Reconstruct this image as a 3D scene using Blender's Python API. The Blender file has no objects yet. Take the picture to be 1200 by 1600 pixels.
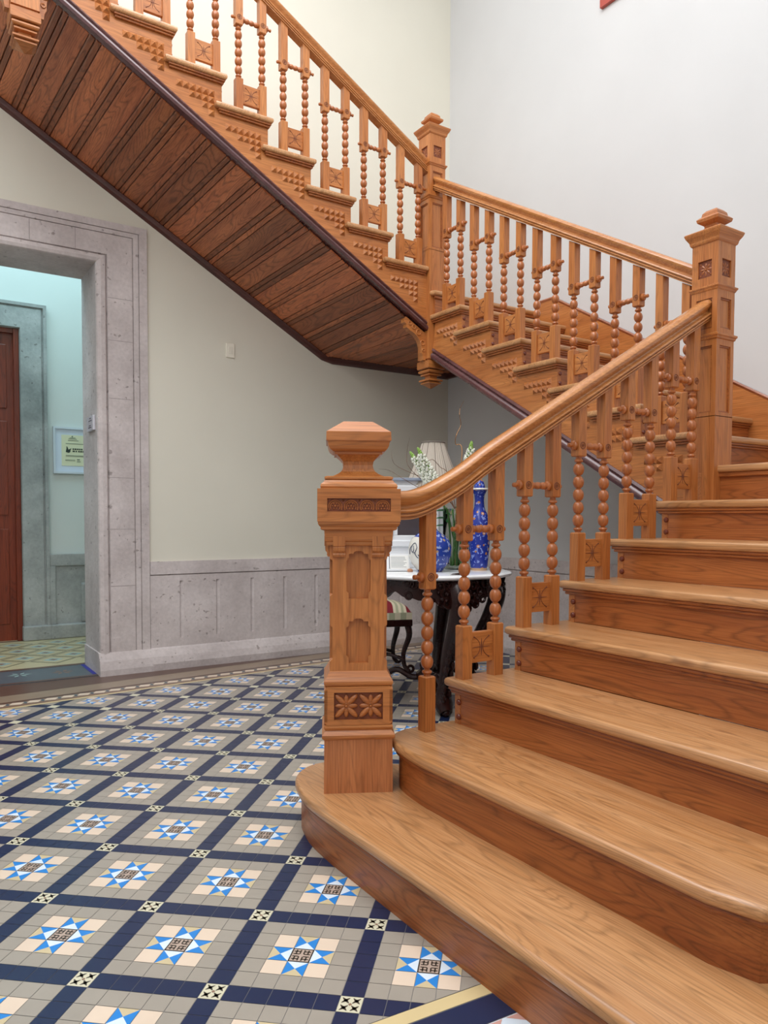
import bpy, bmesh, math, random
from mathutils import Vector, Matrix
random.seed(7)
PI = math.pi
sc = bpy.context.scene
COL = sc.collection

# ------------------------------------------------------------------ camera
FPX = 1176.908
yaw, pitch, roll = 0.98253, -0.039236, 0.0036778
fw = Vector((math.cos(yaw)*math.cos(pitch), math.sin(yaw)*math.cos(pitch), math.sin(pitch)))
rt = Vector((math.sin(yaw), -math.cos(yaw), 0)); up = rt.cross(fw)
rt2 = rt*math.cos(roll) + up*math.sin(roll); up2 = -rt*math.sin(roll) + up*math.cos(roll)
cam = bpy.data.cameras.new('camera'); camo = bpy.data.objects.new('camera', cam); COL.objects.link(camo)
M = Matrix((rt2, up2, -fw)).transposed().to_4x4(); M.translation = Vector((-1.12898, -2.24101, 1.10648))
camo.matrix_world = M
cam.sensor_fit = 'VERTICAL'; cam.sensor_height = 36.0; cam.sensor_width = 27.0
cam.lens = FPX/1600*36; cam.shift_x = -(619.287-600)/1600; cam.shift_y = (855.798-800)/1600
cam.clip_start = 0.05; cam.clip_end = 100
sc.camera = camo
# ------------------------------------------------------------------ light
sc.view_settings.view_transform = 'Standard'; sc.view_settings.look = 'None'
sc.view_settings.gamma = 1.0; sc.view_settings.use_curve_mapping = False
sc.view_settings.exposure = -0.1
w = bpy.data.worlds.new('daylight'); sc.world = w; w.use_nodes = True
bg = w.node_tree.nodes['Background']; bg.inputs[0].default_value = (0.95, 0.97, 1.0, 1); bg.inputs[1].default_value = 1.0
def area(name, loc, target, size, power, color):
    l = bpy.data.lights.new(name, 'AREA'); l.shape = 'RECTANGLE'; l.size, l.size_y = size; l.energy = power; l.color = color
    o = bpy.data.objects.new(name, l); COL.objects.link(o); o.location = loc
    o.rotation_euler = (Vector(target)-Vector(loc)).to_track_quat('-Z', 'Y').to_euler()
    return o
area('skylight_lamp', (-0.9, -0.1, 6.1), (-0.6, 0.1, 0), (3.4, 5.6), 300, (0.98, 0.985, 1.0))
area('fill_light', (-2.4, -2.9, 4.4), (1.2, 1.0, .6), (2.4, 2.0), 45, (1.0, 0.97, 0.93))  # added camera-side fill, no window stands here
area('corridor_skylight', (-0.6, 4.3, 4.3), (-0.5, 4.95, 1.5), (2.6, 0.9), 42, (0.50, 0.85, 1.0))

# ------------------------------------------------------------------ materials
def srgb(r, g, b):
    f = lambda c: (c/255/12.92) if c/255 <= .04045 else ((c/255+.055)/1.055)**2.4
    return (f(r), f(g), f(b), 1)
def newmat(name):
    m = bpy.data.materials.new(name); m.use_nodes = True
    nt = m.node_tree; b = nt.nodes['Principled BSDF']; return m, nt, b
def plain(name, rgb, rough=.5, metal=0, spec=.5, noise=0, nscale=30, bump=0):
    m, nt, b = newmat(name)
    b.inputs['Base Color'].default_value = srgb(*rgb); b.inputs['Roughness'].default_value = rough
    b.inputs['Metallic'].default_value = metal; b.inputs['Specular IOR Level'].default_value = spec
    if noise or bump:
        tc = nt.nodes.new('ShaderNodeTexCoord'); n = nt.nodes.new('ShaderNodeTexNoise')
        n.inputs['Scale'].default_value = nscale; n.inputs['Detail'].default_value = 5
        nt.links.new(tc.outputs['Object'], n.inputs['Vector'])
        if noise:
            r = nt.nodes.new('ShaderNodeValToRGB'); c = srgb(*rgb)
            r.color_ramp.elements[0].position = .3; r.color_ramp.elements[1].position = .7
            r.color_ramp.elements[0].color = tuple(x*(1-noise) for x in c[:3])+(1,)
            r.color_ramp.elements[1].color = tuple(min(1, x*(1+noise)) for x in c[:3])+(1,)
            nt.links.new(n.outputs['Fac'], r.inputs[0]); nt.links.new(r.outputs[0], b.inputs['Base Color'])
        if bump:
            bp = nt.nodes.new('ShaderNodeBump'); bp.inputs['Strength'].default_value = bump; bp.inputs['Distance'].default_value = .01
            nt.links.new(n.outputs['Fac'], bp.inputs['Height']); nt.links.new(bp.outputs[0], b.inputs['Normal'])
    return m
def wood(name, light, dark, axis='Z', rough=.38, fig=.35, seed=0.0, attr=False, coat=.15, knots=False):
    """oak: stretched noise, contour-line figure and fine pores along one axis"""
    m, nt, b = newmat(name); N = nt.nodes; L = nt.links
    tc = N.new('ShaderNodeTexCoord'); oi = N.new('ShaderNodeObjectInfo')
    ad = N.new('ShaderNodeVectorMath'); ad.operation = 'ADD'
    sc_ = N.new('ShaderNodeMath'); sc_.operation = 'MULTIPLY_ADD'; sc_.inputs[1].default_value = 17.0; sc_.inputs[2].default_value = seed
    L.new(oi.outputs['Random'], sc_.inputs[0]); L.new(tc.outputs['Object'], ad.inputs[0]); L.new(sc_.outputs[0], ad.inputs[1])
    def mp(a, c):
        k = N.new('ShaderNodeMapping'); s = [c, c, c]; s['XYZ'.index(axis)] = a
        k.inputs['Scale'].default_value = s; L.new(ad.outputs[0], k.inputs['Vector']); return k
    def nz(a, c, det=4, dist=0):
        n = N.new('ShaderNodeTexNoise'); n.inputs['Scale'].default_value = 1; n.inputs['Detail'].default_value = det
        n.inputs['Distortion'].default_value = dist; L.new(mp(a, c).outputs[0], n.inputs['Vector']); return n
    broad = nz(.6, 5.5, 2, .3); fine = nz(7, 190, 3); mid = nz(1.8, 34, 4)
    mu = N.new('ShaderNodeMath'); mu.operation = 'MULTIPLY'; mu.inputs[1].default_value = 30; L.new(broad.outputs['Fac'], mu.inputs[0])
    a2 = N.new('ShaderNodeMath'); a2.operation = 'ADD'; L.new(mu.outputs[0], a2.inputs[0]); L.new(mid.outputs['Fac'], a2.inputs[1])
    pp = N.new('ShaderNodeMath'); pp.operation = 'PINGPONG'; pp.inputs[1].default_value = .5; L.new(a2.outputs[0], pp.inputs[0])
    rr = N.new('ShaderNodeValToRGB'); rr.color_ramp.elements[0].position = .0; rr.color_ramp.elements[1].position = .22
    rr.color_ramp.elements[0].color = (1-fig,)*3+(1,); rr.color_ramp.elements[1].color = (1, 1, 1, 1)
    L.new(pp.outputs[0], rr.inputs[0])
    cr = N.new('ShaderNodeValToRGB'); cr.color_ramp.elements[0].position = .34; cr.color_ramp.elements[1].position = .66
    cr.color_ramp.elements[0].color = srgb(*dark); cr.color_ramp.elements[1].color = srgb(*light)
    mx = N.new('ShaderNodeMix'); mx.inputs[0].default_value = .5; mx.data_type = 'FLOAT'
    L.new(broad.outputs['Fac'], mx.inputs[2]); L.new(mid.outputs['Fac'], mx.inputs[3]); L.new(mx.outputs[0], cr.inputs[0])
    def mul(x, y):
        k = N.new('ShaderNodeMix'); k.data_type = 'RGBA'; k.blend_type = 'MULTIPLY'; k.inputs[0].default_value = 1
        L.new(x, k.inputs[6]); L.new(y, k.inputs[7]); return k.outputs[2]
    fr = N.new('ShaderNodeValToRGB'); fr.color_ramp.elements[0].position = .36; fr.color_ramp.elements[1].position = .56
    fr.color_ramp.elements[0].color = (.80, .76, .72, 1); fr.color_ramp.elements[1].color = (1, 1, 1, 1)
    L.new(fine.outputs['Fac'], fr.inputs[0])
    c = mul(mul(cr.outputs[0], rr.outputs[0]), fr.outputs[0])
    if knots:
        v = N.new('ShaderNodeTexVoronoi'); v.inputs['Scale'].default_value = 1; L.new(mp(1.5, 5.5).outputs[0], v.inputs['Vector'])
        kr = N.new('ShaderNodeValToRGB'); kr.color_ramp.elements[0].position = .03; kr.color_ramp.elements[1].position = .085
        kr.color_ramp.elements[0].color = (.50, .42, .38, 1); kr.color_ramp.elements[1].color = (1, 1, 1, 1)
        L.new(v.outputs['Distance'], kr.inputs[0]); c = mul(c, kr.outputs[0])
    if attr:
        at = N.new('ShaderNodeAttribute'); at.attribute_name = 'tone'; c = mul(c, at.outputs['Color'])
    L.new(c, b.inputs['Base Color'])
    b.inputs['Roughness'].default_value = rough; b.inputs['Coat Weight'].default_value = coat; b.inputs['Coat Roughness'].default_value = .25
    bp = N.new('ShaderNodeBump'); bp.inputs['Strength'].default_value = .12; bp.inputs['Distance'].default_value = .003
    L.new(fine.outputs['Fac'], bp.inputs['Height']); L.new(bp.outputs[0], b.inputs['Normal'])
    return m
OL, OD = (202, 132, 72), (176, 104, 50)
W = {a: wood('oak_'+a, OL, OD, a, fig=.2) for a in 'XYZ'}
TL, TD = (208, 158, 110), (184, 130, 80)
T = {a: wood('oak_tread_'+a, TL, TD, a, rough=.30, fig=.26, coat=.4, knots=True) for a in 'XY'}
RL, RD = (182, 110, 56), (148, 80, 38)
RI = {a: wood('oak_riser_'+a, RL, RD, a, rough=.36, fig=.34, seed=5, knots=True) for a in 'XY'}
WS = wood('oak_turned', (194, 118, 64), (172, 98, 50), 'Z', rough=.28, fig=.15, coat=.35)
PL = wood('oak_plinth', (198, 128, 80), (178, 108, 62), 'Z', rough=.42, fig=.2, seed=3)
SO = wood('soffit_board', (190, 116, 72), (150, 84, 50), 'Y', rough=.42, fig=.42, attr=True, coat=.1)
SOX = wood('soffit_board_across', (190, 116, 72), (150, 84, 50), 'X', rough=.42, fig=.45, attr=True, coat=.1)
MG = wood('mahogany_moulding', (104, 62, 62), (74, 42, 44), 'X', rough=.25, fig=.1, coat=.6)
MGD = wood('dark_wall_moulding', (92, 44, 36), (62, 28, 24), 'X', rough=.35, fig=.1, coat=.3)
INC = plain('incised_dark_brown', (112, 58, 32), .6)  # dark brown for the incised lines and rosette rings
CARV = plain('carved_recess_shade', (118, 60, 34), .55, noise=.2, nscale=60)  # recess shade put into the colour behind the carvings
KNOB = plain('dark_wood_button', (112, 52, 34), .25)
def paint(name, rgb):
    return plain(name, rgb, .75, noise=.025, nscale=1.6, bump=.03)
PAINT_L = paint('cream_wall_paint', (226, 223, 208))
PAINT_R = paint('off_white_wall_paint', (209, 210, 210))
PAINT_C = paint('corridor_wall_paint', (216, 220, 216))
def stone(name, rgb, dark):
    m, nt, b = newmat(name); N = nt.nodes; L = nt.links
    tc = N.new('ShaderNodeTexCoord')
    n1 = N.new('ShaderNodeTexNoise'); n1.inputs['Scale'].default_value = 2.2; n1.inputs['Detail'].default_value = 8; n1.inputs['Roughness'].default_value = .65
    n2 = N.new('ShaderNodeTexNoise'); n2.inputs['Scale'].default_value = 45; n2.inputs['Detail'].default_value = 4
    v = N.new('ShaderNodeTexNoise'); v.inputs['Scale'].default_value = 26; v.inputs['Detail'].default_value = 2
    for n in (n1, n2, v): L.new(tc.outputs['Object'], n.inputs['Vector'])
    cr = N.new('ShaderNodeValToRGB'); cr.color_ramp.elements[0].position = .34; cr.color_ramp.elements[1].position = .62
    cr.color_ramp.elements[0].color = srgb(*dark); cr.color_ramp.elements[1].color = srgb(*rgb); L.new(n1.outputs['Fac'], cr.inputs[0])
    pit = N.new('ShaderNodeValToRGB'); pit.color_ramp.elements[0].position = .27; pit.color_ramp.elements[1].position = .33
    pit.color_ramp.elements[0].color = (.62, .60, .59, 1); pit.color_ramp.elements[1].color = (1, 1, 1, 1); L.new(v.outputs['Fac'], pit.inputs[0])
    fl = N.new('ShaderNodeValToRGB'); fl.color_ramp.elements[0].position = .3; fl.color_ramp.elements[1].position = .7
    fl.color_ramp.elements[0].color = (.88, .88, .88, 1); fl.color_ramp.elements[1].color = (1, 1, 1, 1); L.new(n2.outputs['Fac'], fl.inputs[0])
    c = cr.outputs[0]
    for k in (pit, fl):
        q = N.new('ShaderNodeMix'); q.data_type = 'RGBA'; q.blend_type = 'MULTIPLY'; q.inputs[0].default_value = 1
        L.new(c, q.inputs[6]); L.new(k.outputs[0], q.inputs[7]); c = q.outputs[2]
    L.new(c, b.inputs['Base Color']); b.inputs['Roughness'].default_value = .85
    bp = N.new('ShaderNodeBump'); bp.inputs['Strength'].default_value = .45; bp.inputs['Distance'].default_value = .012
    ad = N.new('ShaderNodeMath'); ad.operation = 'MULTIPLY_ADD'; ad.inputs[1].default_value = .5
    L.new(n2.outputs['Fac'], ad.inputs[0]); L.new(pit.outputs[0], ad.inputs[2]); L.new(ad.outputs[0], bp.inputs['Height'])
    L.new(bp.outputs[0], b.inputs['Normal'])
    return m
STONE = stone('pinkish_cantera_stone', (220, 211, 209), (192, 182, 180))
STONE2 = stone('grey_cantera_stone', (184, 184, 182), (140, 142, 140))
WHITE = plain('white_paint', (232, 234, 236), .4)
MARBLE = plain('white_marble', (236, 238, 240), .12, noise=.05, nscale=9)
DARKW = plain('dark_mahogany_polish', (40, 17, 15), .25, noise=.3, nscale=14, spec=.35)
# tiles
TILE = {n: plain('tile_'+n, c, .3, noise=.04, nscale=7) for n, c in dict(
    navy=(30, 43, 76), grey=(162, 155, 144), cream=(226, 207, 186), blue=(44, 134, 214), white=(220, 234, 246),
    tan=(206, 190, 152), rose=(186, 166, 152), ivory=(214, 210, 184), black=(64, 58, 50), grout=(134, 132, 130),
    brown=(96, 72, 62), beige=(146, 128, 108), straw=(216, 196, 148), pink=(206, 160, 150), slate=(86, 98, 106),
    ochre=(196, 184, 146), olive=(110, 104, 86), aqua=(160, 188, 184), rust=(140, 110, 92)).items()}

# ------------------------------------------------------------------ mesh helpers
def bm_new(): return bmesh.new()
def finish(name, bm, mats, parent=None, smooth=False, xf=None, recalc=True):
    if xf: 
        for v in bm.verts: v.co = Vector(xf(v.co))
    if recalc: bmesh.ops.recalc_face_normals(bm, faces=bm.faces)
    me = bpy.data.meshes.new(name); bm.to_mesh(me); bm.free()
    if not isinstance(mats, (list, tuple)): mats = [mats]
    for m in mats: me.materials.append(m)
    if smooth:
        me.shade_smooth()
        try: me.set_sharp_from_angle(angle=math.radians(38))
        except Exception: pass
    o = bpy.data.objects.new(name, me); COL.objects.link(o)
    if parent is not None:
        o.parent = parent
        if parent.type == 'EMPTY' and not parent.get('_local'): o.location = -parent.location
    return o
def thing(name, label, cat, loc=(0, 0, 0), group=None, local=False, rz=0):
    o = bpy.data.objects.new(name, None); COL.objects.link(o); o.location = loc; o.rotation_euler = (0, 0, rz)
    o.empty_display_size = .1
    o['label'] = label; o['category'] = cat
    if group: o['group'] = group
    if local: o['_local'] = 1
    return o
def tag(o, label, cat, group=None):
    o['label'] = label; o['category'] = cat
    if group: o['group'] = group
    return o
def struct(o): o['kind'] = 'structure'; return o
def box(bm, x0, x1, y0, y1, z0, z1, bev=0, seg=2, mi=0):
    vs = [bm.verts.new((x, y, z)) for z in (z0, z1) for y in (y0, y1) for x in (x0, x1)]
    idx = [(0, 1, 3, 2), (4, 6, 7, 5), (0, 4, 5, 1), (2, 3, 7, 6), (0, 2, 6, 4), (1, 5, 7, 3)]
    fs = [bm.faces.new([vs[i] for i in f]) for f in idx]
    for f in fs: f.material_index = mi
    if bev:
        bmesh.ops.recalc_face_normals(bm, faces=fs)
        es = list({e for f in fs for e in f.edges})
        bmesh.ops.bevel(bm, geom=es, offset=bev, segments=seg, profile=.5, affect='EDGES')
def prism(bm, poly, z0, z1, bev=0, seg=3, axis='z', bev_bottom=True, mi=0):
    """extrude a polygon (list of 2D points) between z0 and z1 of the axis"""
    def P(a, b, c):
        return {'z': (a, b, c), 'y': (a, c, b), 'x': (c, a, b)}[axis]
    lo = [bm.verts.new(P(a, b, z0)) for a, b in poly]; hi = [bm.verts.new(P(a, b, z1)) for a, b in poly]
    n = len(poly); fs = [bm.faces.new(lo), bm.faces.new(hi)]
    for i in range(n): fs.append(bm.faces.new((lo[i], lo[(i+1) % n], hi[(i+1) % n], hi[i])))
    for f in fs: f.material_index = mi
    bmesh.ops.recalc_face_normals(bm, faces=fs)
    if bev:
        es = list(fs[1].edges) + (list(fs[0].edges) if bev_bottom else [])
        bmesh.ops.bevel(bm, geom=es, offset=bev, segments=seg, profile=.5, affect='EDGES')
    return fs
def lathe(bm, prof, cx=0, cy=0, cz=0, n=20, axis='z', mi=0, cap=True):
    rings = []
    for z, r in prof:
        ring = []
        for i in range(n):
            a = 2*PI*i/n; p = (r*math.cos(a), r*math.sin(a), z)
            if axis == 'x': p = (p[2], p[0], p[1])
            if axis == 'y': p = (p[0], p[2], p[1])
            ring.append(bm.verts.new((p[0]+cx, p[1]+cy, p[2]+cz)))
        rings.append(ring)
    for a, b in zip(rings, rings[1:]):
        for i in range(n):
            f = bm.faces.new((a[i], a[(i+1) % n], b[(i+1) % n], b[i])); f.material_index = mi
    if cap:
        for r in (rings[0], rings[-1]): bm.faces.new(r).material_index = mi
def sqloft(bm, prof, cx=0, cy=0, mi=0, n=4):
    """square (or n-sided) cross-sections: prof = [(z, half width)]"""
    rings = []
    for z, h in prof:
        if n == 4: pts = [(-h, -h), (h, -h), (h, h), (-h, h)]
        rings.append([bm.verts.new((cx+a, cy+b, z)) for a, b in pts])
    for a, b in zip(rings, rings[1:]):
        for i in range(4):
            bm.faces.new((a[i], a[(i+1) % 4], b[(i+1) % 4], b[i])).material_index = mi
    for r in (rings[0], rings[-1]): bm.faces.new(r).material_index = mi
def tube(bm, pts, radii, n=8, mi=0):
    pts = [Vector(p) for p in pts]
    if not isinstance(radii, (list, tuple)): radii = [radii]*len(pts)
    rings = []; prev = None
    for i, p in enumerate(pts):
        d = (pts[min(i+1, len(pts)-1)] - pts[max(i-1, 0)]).normalized()
        if prev is None:
            a = d.orthogonal().normalized()
        else:
            a = (prev - d*prev.dot(d)).normalized()
        prev = a; b = d.cross(a)
        rings.append([bm.verts.new(p + (a*math.cos(2*PI*k/n) + b*math.sin(2*PI*k/n))*radii[i]) for k in range(n)])
    for a, b in zip(rings, rings[1:]):
        for i in range(n): bm.faces.new((a[i], a[(i+1) % n], b[(i+1) % n], b[i])).material_index = mi
    for r in (rings[0], rings[-1]): bm.faces.new(r).material_index = mi
def smooth_path(pts, k=6):
    pts = [Vector(p) for p in pts]; out = []
    for i in range(len(pts)-1):
        p0, p1, p2, p3 = pts[max(i-1, 0)], pts[i], pts[i+1], pts[min(i+2, len(pts)-1)]
        for j in range(k):
            t = j/k
            out.append(.5*((2*p1)+(-p0+p2)*t+(2*p0-5*p1+4*p2-p3)*t*t+(-p0+3*p1-3*p2+p3)*t**3))
    return out+[pts[-1]]
def sphere(bm, c, r, sub=2, s=(1, 1, 1), rot=None, mi=0):
    M = Matrix.Translation(Vector(c))
    if rot is not None: M = M @ rot.to_4x4()
    M = M @ Matrix.Diagonal((s[0]*r, s[1]*r, s[2]*r, 1))
    g = bmesh.ops.create_icosphere(bm, subdivisions=sub, radius=1, matrix=M)
    for f in {f for v in g['verts'] for f in v.link_faces}: f.material_index = mi
def torus(bm, c, R, r, ux, uy, n=20, m=6, a0=0, a1=2*PI, mi=0):
    """ring lying in the plane of unit vectors ux, uy"""
    ux, uy = Vector(ux), Vector(uy); w_ = ux.cross(uy); full = abs(a1-a0-2*PI) < 1e-6
    k = n if full else n+1; rings = []
    for i in range(k):
        a = a0+(a1-a0)*i/n; d = ux*math.cos(a)+uy*math.sin(a)
        rings.append([bm.verts.new(Vector(c)+d*(R+r*math.cos(2*PI*j/m))+w_*(r*math.sin(2*PI*j/m))) for j in range(m)])
    for i in range(k if full else k-1):
        a, b = rings[i], rings[(i+1) % k]
        for j in range(m): bm.faces.new((a[j], a[(j+1) % m], b[(j+1) % m], b[j])).material_index = mi
def plate(bm, outer, holes, d0, d1, place, mi=0):
    """flat plate with holes from 2D outlines; place maps (a, b, depth) to 3D"""
    cu = bpy.data.curves.new('tmp', 'CURVE'); cu.dimensions = '2D'; cu.fill_mode = 'BOTH'; cu.extrude = .5
    for ol in [outer]+list(holes):
        s = cu.splines.new('POLY'); s.points.add(len(ol)-1)
        for p, (a, b) in zip(s.points, ol): p.co = (a, b, 0, 1)
        s.use_cyclic_u = True
    o = bpy.data.objects.new('tmp', cu); COL.objects.link(o)
    me = bpy.data.meshes.new_from_object(o.evaluated_get(bpy.context.evaluated_depsgraph_get()))
    b2 = bmesh.new(); b2.from_mesh(me)
    mp = {}
    for v in b2.verts: mp[v.index] = bm.verts.new(place(v.co.x, v.co.y, d0 if v.co.z < 0 else d1))
    for f in b2.faces:
        try: bm.faces.new([mp[v.index] for v in f.verts]).material_index = mi
        except ValueError: pass
    b2.free(); bpy.data.objects.remove(o); bpy.data.curves.remove(cu); bpy.data.meshes.remove(me)
def ordinal(n): return ['zeroth', 'first', 'second', 'third', 'fourth', 'fifth', 'sixth', 'seventh', 'eighth', 'ninth'][n]

# ------------------------------------------------------------------ dimensions
H = .17
XW, YW = 3.103, 3.262                       # wall planes (right-hand wall, left-hand wall)
# ================================================================== SETTING
# --- tiled floor: real tile pieces laid as one pavement
def floor_tiles():
    bm = bm_new(); names = list(TILE); MI = {n: i for i, n in enumerate(names)}
    O = Vector((-.298, -.324)); A = Vector((-.243, .2165)); B = Vector((.2305, .253)); u = 1/6
    def P(a, b, z=0): q = O+A*a+B*b; return (q.x, q.y, z)
    def poly(pts, m, z=0):
        f = bm.faces.new([bm.verts.new(P(a, b, z)) for a, b in pts]); f.material_index = MI[m]
    g = .0024                                # half grout gap in lattice units
    def rect(a0, b0, a1, b1, m, z=0): poly([(a0+g, b0+g), (a1-g, b0+g), (a1-g, b1-g), (a0+g, b1-g)], m, z)
    for i in range(-9, 15):
        for j in range(-9, 15):
            c = O+A*(i+.5)+B*(j+.5)
            yt = c.y-.107*c.x
            if not (-2.9 < c.x < 3.2 and -1.3 < yt < 3.0): continue
            near = c.y < 2.4 and c.x < 1.6
            # corner ornament centred on lattice point; cell spans the five units beyond it
            h = u/2
            a0, b0 = i-h, j-h
            rect(a0, b0, a0+u, b0+u, 'ivory')
            if near:
                for da in (.27, .73):
                    for db in (.27, .73):
                        for s in (1, -1):
                            r_, t = .16, .034
                            pa, pb = a0+u*da, b0+u*db
                            dx, dy = r_*u, s*r_*u; nx, ny = -s*t*u, t*u
                            poly([(pa-dx-nx*.3, pb-dy-ny*.3), (pa-dx+nx*.3, pb-dy+ny*.3), (pa+nx*1.6, pb+ny*1.6), (pa+dx+nx*.3, pb+dy+ny*.3), (pa+dx-nx*.3, pb+dy-ny*.3), (pa-nx*1.6, pb-ny*1.6)], 'black', .0003)
                m_, r_ = (a0+u/2, b0+u/2), .09*u
                poly([(m_[0]-r_, m_[1]), (m_[0], m_[1]-r_), (m_[0]+r_, m_[1]), (m_[0], m_[1]+r_)], 'rust', .0003)
            for k in range(5):
                rect(a0+u*(k+1), b0, a0+u*(k+2), b0+u, 'navy')
                rect(a0, b0+u*(k+1), a0+u, b0+u*(k+2), 'navy')
            ca, cb = a0+u, b0+u
            for p in range(5):
                for q in range(5):
                    x0, y0 = ca+p*u, cb+q*u
                    if p in (0, 4) or q in (0, 4): rect(x0, y0, x0+u, y0+u, 'grey')
                    elif p != 2 and q != 2: rect(x0, y0, x0+u, y0+u, 'cream')
                    elif p == 2 and q == 2:
                        rect(x0, y0, x0+u, y0+u, 'rose')
                        if near:
                            for s in (.22, .41, .59, .78):
                                for lo, hi in ((.1, .4), (.6, .9)):
                                    rect(x0+u*(s-.035)-g, y0+u*lo-g, x0+u*(s+.035)+g, y0+u*hi+g, 'black', .0003)
                                    rect(x0+u*lo-g, y0+u*(s-.035)-g, x0+u*hi+g, y0+u*(s+.035)+g, 'black', .0003)
                            for (e0, e1, e2, e3) in ((0, 0, 1, .06), (0, .94, 1, 1), (0, 0, .06, 1), (.94, 0, 1, 1)):
                                rect(x0+u*e0-g*.5, y0+u*e1-g*.5, x0+u*e2+g*.5, y0+u*e3+g*.5, 'black', .0004)
                    else:
                        m_ = (x0+u/2, y0+u/2); cs = [(x0+g, y0+g), (x0+u-g, y0+g), (x0+u-g, y0+u-g), (x0+g, y0+u-g)]
                        ctr = (ca+2.5*u, cb+2.5*u)
                        for e in range(4):
                            c0, c1 = cs[e], cs[(e+1) % 4]; em = ((c0[0]+c1[0])/2, (c0[1]+c1[1])/2)
                            d = math.hypot(em[0]-ctr[0], em[1]-ctr[1])/u
                            mat = 'white' if d < .7 else ('tan' if d > 1.3 else 'blue')
                            poly([c0, c1, m_], mat)
    # cut along the border lines
    for co, no in (((0, 2.63, 0), (-.107, 1, 0)), ((0, -.897, 0), (-.085, -1, 0)), ((3.10, 0, 0), (1, 0, 0))):
        bmesh.ops.bisect_plane(bm, geom=bm.verts[:]+bm.edges[:]+bm.faces[:], plane_co=co, plane_no=no, clear_outer=True)
    def strip(y0, y1, m, s=.107, z=0, x0=-2.9, x1=3.1):
        f = bm.faces.new([bm.verts.new((x, y+s*x, z)) for x, y in ((x0, y0), (x1, y0), (x1, y1), (x0, y1))]); f.material_index = MI[m]
    strip(2.635, 2.665, 'straw'); strip(2.668, 2.70, 'rust')
    strip(2.703, 2.775, 'beige'); 
    for k in range(62):                       # braid of lozenges
        x = -2.85+k*.096
        f = bm.faces.new([bm.verts.new((x+dx, 2.739+dy+.107*(x+dx), .0004)) for dx, dy in ((-.042, -.012), (.02, -.034), (.046, .012), (-.016, .034))]); f.material_index = MI['cream']
        f = bm.faces.new([bm.verts.new((x+.05+dx, 2.739+dy+.107*(x+.05+dx), .0003)) for dx, dy in ((-.02, .0), (0, -.034), (.016, .0), (0, .034))]); f.material_index = MI['slate']
    strip(2.778, 2.81, 'brown'); strip(2.813, 2.99, 'beige'); strip(2.993, 3.60, 'brown')
    s = -.085
    strip(-.938, -.899, 'straw', s); strip(-1.02, -.941, 'navy', s)
    strip(-1.6, -1.15, 'grey', s); strip(-1.147, -1.023, 'white', s)
    for k in range(40):
        x = -2.8+k*.15
        f = bm.faces.new([bm.verts.new((x+dx, y+s*(x+dx), .0004)) for dx, y in ((-.07, -1.025), (0, -1.085), (.07, -1.025))]); f.material_index = MI['pink']
        f = bm.faces.new([bm.verts.new((x+dx, y+s*(x+dx), .0004)) for dx, y in ((-.07, -1.145), (0, -1.085), (.07, -1.145))]); f.material_index = MI['navy']
    strip(-3.4, -1.603, 'grey', 0)
    # nothing of the pavement may poke through the wall lines
    bmesh.ops.bisect_plane(bm, geom=bm.verts[:]+bm.edges[:]+bm.faces[:], plane_co=(0, 3.25, 0), plane_no=(0, 1, 0), clear_outer=True)
    for x0, y0, x1, y1 in ((-2.9, -3.4, XW, 3.25),):
        f = bm.faces.new([bm.verts.new(p) for p in ((x0, y0, -.0012), (x1, y0, -.0012), (x1, y1, -.0012), (x0, y1, -.0012))]); f.material_index = MI['grout']
    for f in bm.faces:
        f.normal_update()
        if f.normal.z < 0: f.normal_flip()
    # slab under the tiles
    box(bm, -2.9, XW, -3.4, 3.25, -.12, -.004, mi=MI['grout'])
    return finish('floor', bm, [TILE[n] for n in names], recalc=False)
struct(floor_tiles())

def corridor_floor():
    bm = bm_new(); names = ['ochre', 'olive', 'aqua', 'rust', 'brown']; x0, x1, y0, y1 = -2.6, .9, 3.80, 5.17
    box(bm, -2.6, .9, 3.75, 5.30, -.08, 0, mi=0)
    s = .36
    for i in range(-8, 12):
        for j in range(-2, 14):
            cx, cy = -1.2+(i-j)*s/2, 3.0+(i+j)*s/2*.98
            if not (x0+.22 < cx < x1-.05 and y0+.12 < cy < y1-.12): continue
            for r, m, z in ((.166, 1, .0006), (.148, 0, .0010), (.075, 2, .0014), (.034, 3, .0018)):
                f = bm.faces.new([bm.verts.new((cx+r*a, cy+r*b, z)) for a, b in ((1, 0), (0, 1), (-1, 0), (0, -1))]); f.material_index = m
    for a, b in ((3.75, 3.80), (5.15, 5.2)):
        f = bm.faces.new([bm.verts.new(p) for p in ((x0, a, .001), (x1, a, .001), (x1, b, .001), (x0, b, .001))]); f.material_index = 4
    return struct(finish('floor', bm, [TILE[n] for n in names]))
corridor_floor()
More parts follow.
